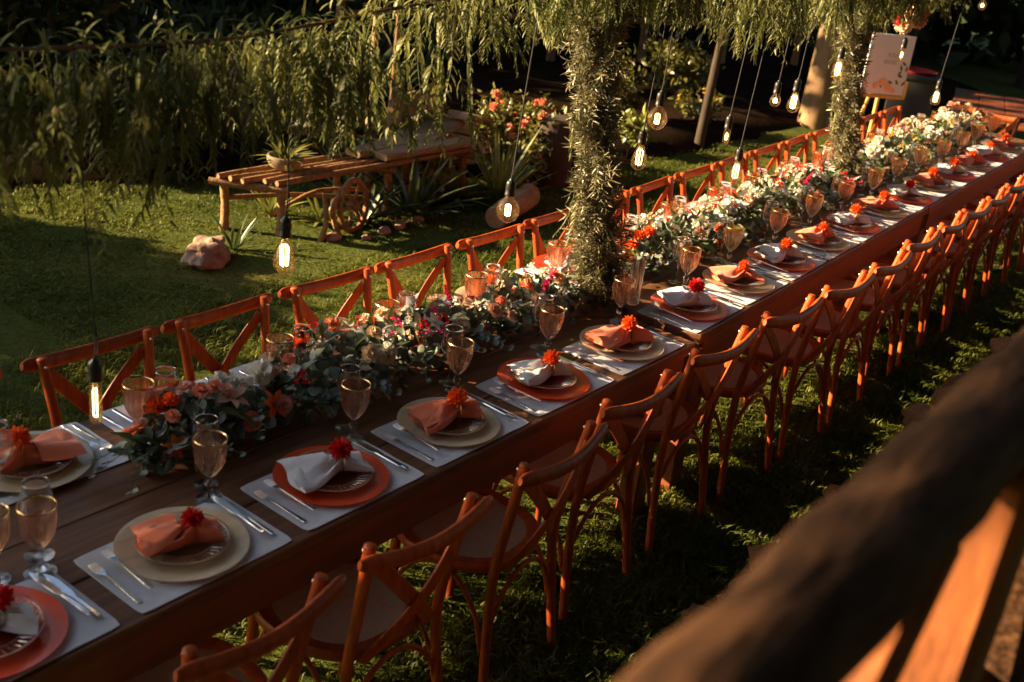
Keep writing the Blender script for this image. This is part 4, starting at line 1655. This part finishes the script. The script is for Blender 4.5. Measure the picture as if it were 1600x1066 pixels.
def clump(name, label, cat, loc, n, L, w, mat, seed, spread=(.3, 1.35), droop=.3, group=None):
    """a rosette of sword leaves; each large leaf is a part"""
    q = np.random.default_rng(seed)
    o = thing(name, label, cat, loc, 0, group)
    vs_ = [blade(L, w, 6, .3, droop, 0, .5, .3).mesh('blade_leaf', mat, 0), blade(L * .85, w * 1.1, 6, .35, droop * .5, 0, .5, .3).mesh('blade_leaf', mat, 0)]
    for k in range(n):
        a = k * 2.4 + q.uniform(-.2, .2)
        e = q.uniform(*spread)
        d = (math.cos(a) * math.cos(e), math.sin(a) * math.cos(e), math.sin(e))
        part('leaf', vs_[k % 2], o, mw=m44(rotm(d, q.uniform(-.2, .2), q.uniform(.7, 1.1)), (.02 * math.cos(a), .02 * math.sin(a), .01)))
    return o


pg = 'sword-leaved plants by the bench'
clump('agave', 'large dark sword-leaved plant standing beside the bench', 'plant', (1.98, 2.86, 0), 34, .62, .05, M['agave'], 51, (.35, 1.4), .25, pg)
clump('agave', 'dark bushy sword-leaved plant under the bench end', 'plant', (1.60, 2.95, 0), 30, .42, .045, M['agave'], 52, (.1, 1.2), .3, pg)
clump('yucca', 'yellow-green yucca with stiff blades behind the log', 'plant', (2.86, 2.78, 0), 30, .62, .035, M['yucca'], 53, (.5, 1.4), .12, pg)
clump('yucca', 'bright yellow broad-leaved plant at the foot of the plank bench', 'plant', (2.55, 2.98, 0), 26, .42, .05, M['yucca'], 54, (.2, 1.2), .3, pg)
clump('yucca', 'pale green yucca growing behind the rustic bench', 'plant', (1.95, 3.5, 0), 24, .5, .035, M['yucca'], 55, (.4, 1.4), .15, pg)
clump('yucca', 'green yucca beneath the near end of the rustic bench', 'plant', (1.15, 3.42, 0), 22, .30, .03, M['yucca'], 56, (.3, 1.3), .2, pg)
clump('agave', 'small dark spiky plant behind the pale rock', 'plant', (.50, 3.0, 0), 14, .30, .022, M['agave'], 57, (.4, 1.4), .25, pg)
clump('yucca', 'small yellow plant at the feet of the rustic bench wheel', 'plant', (1.32, 3.1, 0), 18, .26, .03, M['yucca'], 58, (.2, 1.3), .3, pg)


def shrub(label, loc, r, h, mat, seed, flowers=None, nfl=0, nleaf=900, lsize=.06, cat='shrub', name='shrub', group='shrubs in the garden bed'):
    q = np.random.default_rng(seed)
    o = thing(name, label, cat, loc, 0, group)
    mb = MB()
    tips = []
    for k in range(9):
        a = k * 2.4
        tip = np.array([math.cos(a) * r * q.uniform(.4, .9), math.sin(a) * r * q.uniform(.4, .9), h * q.uniform(.55, 1)])
        tube(mb, smooth_path([(0, 0, -.01), tip * (.35, .35, .5), tip], 3), np.linspace(.012, .004, 7), 5)
        tips.append(tip)
    part('stem', mb.mesh('stem', M['stemwood']), o)
    mb = MB()
    Rs, ts = [], []
    lf = blade(lsize, lsize * .45, 3, .3, .3, 0, .3, .4)
    for k in range(nleaf):
        t = tips[int(q.integers(len(tips)))]
        c = t * q.uniform(.45, 1.05) + q.normal(0, r * .16, 3)
        c[2] = max(c[2], .04)
        Rs.append(rotm(norm(q.normal(0, 1, 3) + (0, 0, .4)), q.uniform(0, 6), q.uniform(.7, 1.3)))
        ts.append(c)
    mb.scatter(lf, Rs, ts)
    part('foliage', mb.mesh('foliage', mat, 0), o, kind='stuff')
    for k in range(nfl):
        t = tips[k % len(tips)]
        d = norm(q.normal(0, 1, 3) + (-.3, -.3, .9))
        c = t + d * r * .18 + q.normal(0, r * .1, 3)
        R = rotm(d)
        part('flower', fmesh(*flowers), o, mw=m44(np.stack([R[:, 1], R[:, 2], R[:, 0]], 1) * 1.1, c))
    return o


shrub('flowering shrub with orange-red blooms behind the globe bulb', (3.72, 3.3, 0), .42, .54, M['shrub'], 61, ('pompon', 'coral'), 18, 1700)
shrub('leafy yellow-green shrub filling the gap between plank bench and dark stump', (3.42, 3.12, 0), .34, .40, M['shrub'], 69, ('carnation', 'coral'), 5, 1100, .055)
shrub('low bright shrub growing at the foot of the plank bench', (2.35, 3.12, 0), .30, .34, M['yucca'], 70, None, 0, 800, .07)
shrub('yellow-green shrub right of the tall dark stump', (4.4, 3.35, 0), .25, .36, M['shrub'], 62, None, 0, 600)
shrub('low shrub with pale flowers behind the plank bench', (3.0, 3.75, 0), .3, .62, M['shrub'], 63, ('cluster', 'cream'), 8, 600)
shrub('low brownish shrub beneath the orange-red blooms', (3.35, 2.98, 0), .26, .34, M['shrub'], 64, None, 0, 600, .045)
shrub('loose shrub with yellow-green leaves right of the near leafy column', (6.15, 3.95, 0), .4, .75, M['shrub'], 65, ('cluster', 'white'), 5, 700, .075)
shrub('grassy yellow shrub at the lawn edge beyond the globe bulb', (5.45, 3.2, 0), .2, .3, M['yucca'], 66, None, 0, 400, .1)
shrub('dark broad shrub at the lawn edge before the pale tree trunk', (7.9, 4.2, 0), .5, .7, M['shrub'], 67, None, 0, 700, .09)
shrub('small shrub with orange leaves near the thin leaning sapling', (7.0, 3.35, 0), .26, .36, M['shrub'], 68, ('cluster', 'yellow'), 6, 400, .07)


# ------------------------------------------------------------------ trunks, fence, sign, far furniture
def trunk(label, x, y, r0, r1, h, lean, mat, seed, crown=True):
    q = np.random.default_rng(seed)
    o = thing('tree', label, 'tree', (x, y, 0), 0, 'trees at the back of the garden')
    mb = MB()
    n = 10
    P = [(lean[0] * t + .03 * math.sin(t * 7 + seed), lean[1] * t, -.02 + h * t) for t in np.linspace(0, 1, n)]
    tube(mb, P, np.linspace(r0, r1, n) * (1 + .05 * np.sin(np.arange(n) * 2)) * np.where(np.arange(n) == 0, 1.15, 1), 14)
    for k in range(5):
        a = k * 2.5
        b = np.array(P[-1 - (k % 2)])
        e = b + np.array([math.cos(a) * .9, math.sin(a) * .9, .7])
        tube(mb, smooth_path([b, (b + e) / 2 + (0, 0, .1), e], 3), np.linspace(r1 * .55, r1 * .2, 7), 7)
    part('trunk', mb.mesh('trunk', mat), o)
    if crown:
        mb = MB()
        m = 900
        c = np.array(P[-1]) + q.normal(0, 1, (m, 3)) * (.9, .9, .5) + (0, 0, .6)
        Rs = [rotm(v, q.uniform(0, 6), q.uniform(.8, 1.6)) for v in rand_dirs(m)]
        mb.scatter(blade(.2, .09, 2, .2, .2, 0, .3, .4), Rs, c)
        part('crown', mb.mesh('crown', M['forest'], 0), o, kind='stuff')
    return o


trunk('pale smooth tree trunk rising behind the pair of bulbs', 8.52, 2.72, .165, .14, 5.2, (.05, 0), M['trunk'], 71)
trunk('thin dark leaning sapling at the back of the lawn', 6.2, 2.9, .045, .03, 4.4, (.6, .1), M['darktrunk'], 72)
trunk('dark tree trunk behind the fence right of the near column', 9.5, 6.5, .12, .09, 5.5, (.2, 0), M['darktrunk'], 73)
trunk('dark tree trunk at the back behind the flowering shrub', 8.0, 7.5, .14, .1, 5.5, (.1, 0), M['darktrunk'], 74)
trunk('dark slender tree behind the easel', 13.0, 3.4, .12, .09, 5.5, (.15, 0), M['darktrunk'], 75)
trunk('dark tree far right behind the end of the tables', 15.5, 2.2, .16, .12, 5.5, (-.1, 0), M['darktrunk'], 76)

fence = thing('pole_fence', 'dark rustic pole fence across the back of the garden', 'fence', (0, 0, 0))
FA, FB = np.array([5.2, 7.0, 0]), np.array([12.0, 4.6, 0])
for k in range(6):
    p = FA + (FB - FA) * k / 5
    stick([p + (0, 0, -.02), p + (.01, .01, .6), p + (0, 0, 1.2)], (.055, .05, .045), M['branch'], 'post', fence)
for z in (.62, 1.05):
    stick([FA + (0, 0, z), FA * .5 + FB * .5 + (0, 0, z + .03), FB + (0, 0, z)], (.035, .04, .035), M['branch'], 'rail', fence)
for k, (x, y, h) in enumerate(((3.07, 4.40, 1.17), (3.17, 4.25, 1.14))):
    o = thing('garden_stake', ('left' if k == 0 else 'right') + ' one of two bare wooden stakes behind the hanging greenery', 'stake', (x, y, 0), 0, 'bare wooden stakes in the bed')
    mb = MB()
    tube(mb, [(0, 0, -.02), (.0, 0, h * .5), (.01, 0, h)], [.034, .032, .03], 9)
    part('stake', mb.mesh('stake', M['trunk']), o)

# welcome sign on a gilded stand: board faces the camera side
SZ = .94
sg = thing('easel_sign', 'white welcome board with printed flowers on a gilded stand behind the farther column', 'sign', (5.9, 1.12, 0), 2.45)
# local: +Y looks out of the board
mb = MB()
box(mb, -.205, .205, -.010, .0, SZ, SZ + .50, .1)
part('board', mb.mesh('board', M['board']), sg)
mb = MB()
for a, b in (((-.225, SZ - .018), (.225, SZ - .018)), ((-.22, SZ - .018), (-.22, SZ + .12))):
    tube(mb, [(a[0], -.0, a[1]), (b[0], .0, b[1])], .016, 8)
part('ledge', mb.mesh('ledge', M['gold_stand']), sg)
mb = MB()
tube(mb, [(0, .0, -.01), (0, -.02, .5), (0, -.03, SZ - .02)], .018, 10)
part('stand_post', mb.mesh('stand_post', M['gold_stand']), sg)
mb = MB()
tube(mb, [(.0, -.5, -.01), (0, -.3, .5), (0, -.03, SZ + .4)], .015, 8)
part('stand_leg', mb.mesh('stand_leg', M['gold_stand']), sg)


def lettering(text, size, parent, x, z, y=.004):
    cu = bpy.data.curves.new('lettering', 'FONT')
    cu.body = text
    cu.size = size
    cu.extrude = .0008
    cu.align_x = 'CENTER'
    tmp = bpy.data.objects.new('lettering_source', cu)
    COL.objects.link(tmp)
    bpy.context.view_layer.update()
    me = bpy.data.meshes.new_from_object(tmp)
    bpy.data.objects.remove(tmp)
    me.materials.clear()
    me.materials.append(M['ink'])
    o = part('lettering', me, parent)
    # text reads when seen from +Y
    o.rotation_euler = (PI / 2, 0, PI)
    o.location = (x, y, z)
    return o


lettering('AISA', .058, sg, -.03, SZ + .315)
lettering('IANE', .058, sg, -.015, SZ + .255)
mb = MB()
for k, (x, z, a) in enumerate(((-.16, 1.40, 1.2), (-.20, 1.46, .6), (-.13, 1.34, 2), (-.19, 1.33, .2), (-.22, 1.39, 1.5), (-.15, 1.24, 1.0), (-.20, 1.23, 2.2), (-.08, 1.25, .4), (.05, 1.19, 1.4), (-.03, 1.17, 2.0), (.12, 1.18, 1.0))):
    V, F = blade(.07, .03, 3, 0, 0).arrays()
    R = np.array([[math.cos(a), -math.sin(a), 0], [0, 0, 1], [math.sin(a), math.cos(a), 0]])
    mb.add(V @ R.T * .75 + (x * .75 - .02, .0035, (z - 1.12) * .75 + SZ), *F)
part('leaf_print', mb.mesh('leaf_print', M['print_green']), sg)
mb = MB()
for k, (x, z, r) in enumerate(((.02, 1.26, .05), (-.06, 1.20, .045), (.10, 1.22, .035), (-.13, 1.17, .035))):
    for m_ in range(8):
        a = m_ * PI / 4
        V, F = blade(r, r * .7, 3, 0, 0, .3, .4, .6).arrays()
        R = np.array([[math.cos(a), -math.sin(a), 0], [0, 0, 1], [math.sin(a), math.cos(a), 0]])
        mb.add(V @ R.T * .75 + (x * .75, .0040 + .0003 * m_, (z - 1.12) * .75 + SZ), *F)
part('flower_print', mb.mesh('flower_print', M['print_peach']), sg)

# brown serving table and cushioned lounge far right
ft = thing('serving_table', 'brown wooden table in the shade beyond the far end chair', 'table', (8.1, .62, 0), A2 + .25)
for k in range(4):
    mb = MB()
    box(mb, -.9, .9, -.5 + k * .25 + .004, -.5 + (k + 1) * .25 - .004, .68, .72, .1)
    part('plank', mb.mesh('plank', M['apron']), ft)
for sx in (-1, 1):
    for sy in (-1, 1):
        mb = MB()
        box(mb, sx * .8 - .04, sx * .8 + .04, sy * .42 - .04, sy * .42 + .04, -.01, .679, .1)
        part('leg', mb.mesh('leg', M['apron']), ft)
pz = thing('support_post', 'sunlit round wooden post at the right edge beyond the far table', 'post', (6.9, .03, 0))
mb = MB()
tube(mb, [(0, 0, -.01), (.01, 0, 1.2), (.04, 0, 2.6)], [.055, .05, .05], 12)
part('pole', mb.mesh('pole', M['trunk']), pz)
tr = thing('red_tray', 'red tray on a dark cabinet in the shade right of the sign', 'tray', (8.4, 1.66, .845), .3)
mb = MB()
lathe(mb, [(0, .004), (.17, .004), (.2, .03), (.205, .03), (.18, 0), (0, 0)], 28)
part('tray', mb.mesh('tray', M['redpaint']), tr)
cb = thing('dark_cabinet', 'dark low cabinet standing in the shade right of the sign', 'cabinet', (8.4, 1.66, 0), .3)
mb = MB()
box(mb, -.32, .32, -.25, .25, .80, .84, .1)
part('top', mb.mesh('top', M['dark_paint']), cb)
for k in range(3):
    mb = MB()
    box(mb, -.3 + k * .2, -.3 + k * .2 + .194, -.23, .23, .0, .798, .03)
    part('panel', mb.mesh('panel', M['dark_paint']), cb)


# ------------------------------------------------------------------ the dark wood round the garden, unseen trees added to block light
def wood(name, label, boxes, size, seed):
    q = np.random.default_rng(seed)
    mb = MB()
    for (x0, x1, y0, y1, z0, z1, n) in boxes:
        c = np.stack([q.uniform(x0, x1, n), q.uniform(y0, y1, n), q.uniform(z0, z1, n)], 1)
        c += q.normal(0, .25, c.shape)
        Rs = [rotm(v, q.uniform(0, 6), q.uniform(.7, 1.5)) for v in rand_dirs(n)]
        mb.scatter(blade(size, size * .5, 2, .2, .2, 0, .3, .4), Rs, c)
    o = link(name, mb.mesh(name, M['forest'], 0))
    o['kind'] = 'stuff'
    o['label'] = label


wood('forest', 'dark dense wood closing the garden at the back', [(2.6, 6, 11.5, 14.5, 0, 6, 5000), (6, 14, 9.5, 13, 0, 6, 7000), (14, 19, 4, 11, 0, 6, 6500), (17, 21, -4, 4.5, 0, 6, 5000), (2, 16, 7.5, 12, 4.2, 6.5, 5000)], .42, 81)


def crown_tree(label, u, s, blobs, seed, trunk_r=.14):
    """an unseen tree on the sunny side, its crown shaped to cast shade; u: along the view, s: towards the sun"""
    q = np.random.default_rng(seed)
    bx, by = .816 * u - .578 * s, .578 * u + .816 * s
    o = thing('shade_tree', label, 'tree', (bx, by, 0), 0, 'trees on the sunny side of the garden')
    mb = MB()
    top = max(b[1] for b in blobs)
    tube(mb, smooth_path([(0, 0, -.02), (.05, .03, top * .4), (0, 0, top * .8)], 4), np.linspace(trunk_r, trunk_r * .5, 9), 10)
    part('trunk', mb.mesh('trunk', M['darktrunk']), o)
    mb = MB()
    for (du, z, ru, rz_, n, sz) in blobs:
        v = q.normal(0, 1, (n, 3))
        v /= np.linalg.norm(v, axis=1)[:, None]
        v *= q.uniform(.25, 1, n)[:, None] ** .5
        cu, cs, cz = du + v[:, 0] * ru, v[:, 1] * .6, z + v[:, 2] * rz_
        c = np.stack([.816 * cu - .578 * cs, .578 * cu + .816 * cs, np.maximum(cz, .1)], 1)
        Rs = [rotm(w, q.uniform(0, 6), q.uniform(.7, 1.4)) for w in rand_dirs(n)]
        mb.scatter(blade(sz, sz * .5, 2, .2, .2, 0, .3, .4), Rs, c)
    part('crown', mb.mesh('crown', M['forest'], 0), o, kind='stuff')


def hedge():
    q = np.random.default_rng(88)
    o = thing('hedge', 'dark dense hedge behind the lawn at the left under the hanging greenery', 'hedge', (0, 0, 0))
    mb = MB()
    n = 9000
    s_ = q.uniform(2.9, 8.0, n)
    u_ = 3.35 + .22 * (s_ < 3) * (3 - s_) + np.abs(q.normal(0, .5, n)) + .12 * np.sin(s_ * 4)
    z_ = q.uniform(0, 1, n) ** .8 * (1.9 + .25 * np.sin(s_ * 2.3)) * np.clip((s_ - 2.6) / 1.6, .15, 1)
    c = np.stack([.816 * u_ - .578 * s_, .578 * u_ + .816 * s_, z_], 1)
    Rs = [rotm(v, q.uniform(0, 6), q.uniform(.7, 1.4)) for v in rand_dirs(n)]
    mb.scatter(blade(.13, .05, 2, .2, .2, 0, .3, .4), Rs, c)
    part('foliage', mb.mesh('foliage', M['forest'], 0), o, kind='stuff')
    for k in range(8):
        a, b = 3.6 + k * .6, 3.8
        stick([(.816 * b - .578 * a, .578 * b + .816 * a, -.02), (.816 * b - .578 * a + .03, .578 * b + .816 * a, .7), (.816 * b - .578 * a, .578 * b + .816 * a, 1.5)], (.03, .02, .012), M['darktrunk'], 'stem', o)


hedge()


def undergrowth():  # dark leaves laid over the bed in place of deep shade
    q = np.random.default_rng(89)
    n = 9000
    x = q.uniform(1.5, 15, n)
    y = bed_edge(x) + .35 + q.uniform(0, 1, n) ** .7 * 6.5
    c = np.stack([x, y, .06 + np.abs(q.normal(0, .09, n))], 1)
    k = (-.578 * x + .816 * y > 1.6) & (c[:, 2] > .05)
    c = c[k]
    mb = MB()
    mb.scatter(blade(.2, .07, 2, .2, .3, 0, .3, .4), [rotm(norm(v + (0, 0, .5)), q.uniform(0, 6), q.uniform(.7, 1.4)) for v in rand_dirs(len(c))], c)
    o = link('undergrowth', mb.mesh('undergrowth', M['forest'], 0))
    o['kind'] = 'stuff'
    o['label'] = 'dark low undergrowth added to blacken the bed behind the lawn'


undergrowth()

# z of a caster at s: v + .344 s
S0 = 8.0
ZS = .344 * S0
crown_tree('leafy tree left of the garden whose crown shades the near end of the table', -3.2, S0,
           [(-.4, ZS + .42, 1.4, .86, 5500, .15), (-.2, ZS + 2.28, 1.3, .24, 1300, .12), (1.2, ZS + 1.8, .7, .35, 450, .12), (1.7, ZS + .18, 1.0, .40, 800, .12), (1.3, ZS + .75, .8, .75, 1500, .13), (2.2, ZS + .75, .8, .5, 420, .12)], 91)
crown_tree('broad bush left of the garden shading the middle of the lawn', 1.25, S0,
           [(0, 1.35, .95, .85, 6000, .13), (-.7, 1.35, .5, .85, 1800, .12), (0, .6, .9, .6, 1500, .15), (-1.7, 1.4, .9, .85, 3000, .12)], 92, .08)
crown_tree('unseen dense thicket added left of the garden to shade the bed behind the lawn', 6.2, 8.8,
           [(-1.7, 1.0, .75, 1.4, 1700, .2), (-.6, 1.1, .9, 1.4, 1800, .2), (.7, 1.4, .9, 1.9, 2200, .2), (2.0, 1.5, .9, 1.95, 2300, .2), (3.0, 1.5, .9, 1.9, 2000, .2)], 94, .06)  # added out of view to keep sun off the bed and hedge
crown_tree('big unseen tree added far left to darken the back of the garden', 13.5, 10.5,
           [(0, 3.4, 4.2, 3.4, 9000, .3), (-2.6, 1.2, 1.3, 1.2, 1500, .22), (4, 4, 3, 3, 4000, .3)], 93, .25)  # added out of view to keep sun off the background

def added_canopy(label, base, x0, x1, y0, y1, z0, z1, n, seed):  # unseen tree added to cut the sky light from above
    q = np.random.default_rng(seed)
    o = thing('added_canopy_tree', label, 'tree', (base[0], base[1], 0), 0, 'unseen trees added over the garden to block sky light')
    mb = MB()
    tube(mb, smooth_path([(0, 0, -.02), (.1, .1, 3), (0, .1, z0 + .5)], 4), np.linspace(.35, .2, 9), 12)
    part('trunk', mb.mesh('trunk', M['darktrunk']), o)
    mb = MB()
    u, v = q.uniform(x0, x1, n), q.uniform(y0, y1, n)
    z = q.uniform(z0, z1, n) + .5 * np.sin(u * .9) * np.sin(v * .8)
    c = np.stack([.816 * u - .578 * v - base[0], .578 * u + .816 * v - base[1], z], 1)
    Rs = [rotm(w, q.uniform(0, 6), q.uniform(.7, 1.4)) for w in rand_dirs(n)]
    mb.scatter(blade(.6, .3, 2, .2, .2, 0, .3, .4), Rs, c)
    part('crown', mb.mesh('crown', M['forest'], 0), o, kind='stuff')


added_canopy('unseen spreading tree added right of the garden to block sky over the tables', (3.5, -6.5), -4, 12, -11, 4.0, 6.3, 8.5, 9500, 95)
added_canopy('unseen spreading tree added behind the camera to block sky over the near table', (-9, -5), -14, -4, -11, 4.0, 6.3, 8.5, 7500, 96)
wood('thicket', 'unseen dark thicket added behind the camera and on the right to block sky', [(-14, -9.5, -14, 2, 0, 7, 5000), (-12, 16, -15, -9, 0, 7, 9500)], .6, 97)  # unseen leaf mass added to keep low sky light off the garden

# ------------------------------------------------------------------ stone wall and log railing by the camera
wall = thing('stone_wall', 'low rough stone wall under the log railing', 'stone wall', (0, 0, 0))
q = np.random.default_rng(14)
RM = [rock_mesh('stone', 1, M['stone'], 40 + k, 3, .36, (1, .8, .7), False) for k in range(5)]
k = 0
for lay, (yb, zb) in enumerate(((-1.10, .05), (-1.14, .14), (-1.18, .24), (-1.33, .31), (-1.6, .33))):
    x = -2.6 + .1 * lay
    while x < 4.4:
        s = q.uniform(.05, .13)
        o = part('stone', RM[k % 5], wall)
        o.location = (x, yb + q.normal(0, .02), zb + q.normal(0, .015) + (.09 * min(1, max(0, x)) if lay > 1 else 0))
        o.rotation_euler = (q.uniform(-.6, .6), q.uniform(-.6, .6), q.uniform(0, 6))
        o.scale = (s * 1.25, s, s * .9)
        x += s * 1.75
        k += 1
mb = MB()
sweep(mb, [(-2.8, -1.75, .17), (4.5, -1.75, .17)], rect(1.1, .30, .1), (0, 0, 1))
part('core', mb.mesh('core', M['soil']), wall)

rl = thing('log_railing', 'blurred dark log railing in the right foreground', 'railing', (0, 0, 0))
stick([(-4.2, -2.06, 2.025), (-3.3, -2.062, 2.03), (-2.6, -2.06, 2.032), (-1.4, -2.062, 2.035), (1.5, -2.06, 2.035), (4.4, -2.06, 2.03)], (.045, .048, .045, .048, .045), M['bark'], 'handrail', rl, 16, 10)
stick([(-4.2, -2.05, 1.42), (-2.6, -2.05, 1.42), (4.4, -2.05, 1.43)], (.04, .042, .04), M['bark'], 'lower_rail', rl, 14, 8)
mb = MB()
box(mb, -2.70, -2.60, -2.11, -2.01, .3, 1.975, .12)
part('post', mb.mesh('post', M['post_wood']), rl)
mb = MB()
sweep(mb, [(-3.5, -2.06, 1.30), (-3.18, -2.06, 1.62), (-2.86, -2.06, 1.955)], rect(.055, .055, .2), (0, 1, 0))
part('brace', mb.mesh('brace', M['post_wood']), rl)
mb = MB()
sweep(mb, [(-2.50, -2.085, 1.93), (-2.25, -2.085, 1.52), (-1.95, -2.085, 1.05)], rect(.08, .07, .2), (0, 1, 0))
part('brace', mb.mesh('brace', M['bark']), rl)
mb = MB()
sweep(mb, [(-3.9, -2.06, 1.962), (-3.0, -2.06, 1.965), (-1.0, -2.06, 1.968)], rect(.05, .03, .2), (0, 0, 1))
part('under_rail', mb.mesh('under_rail', M['post_wood']), rl)
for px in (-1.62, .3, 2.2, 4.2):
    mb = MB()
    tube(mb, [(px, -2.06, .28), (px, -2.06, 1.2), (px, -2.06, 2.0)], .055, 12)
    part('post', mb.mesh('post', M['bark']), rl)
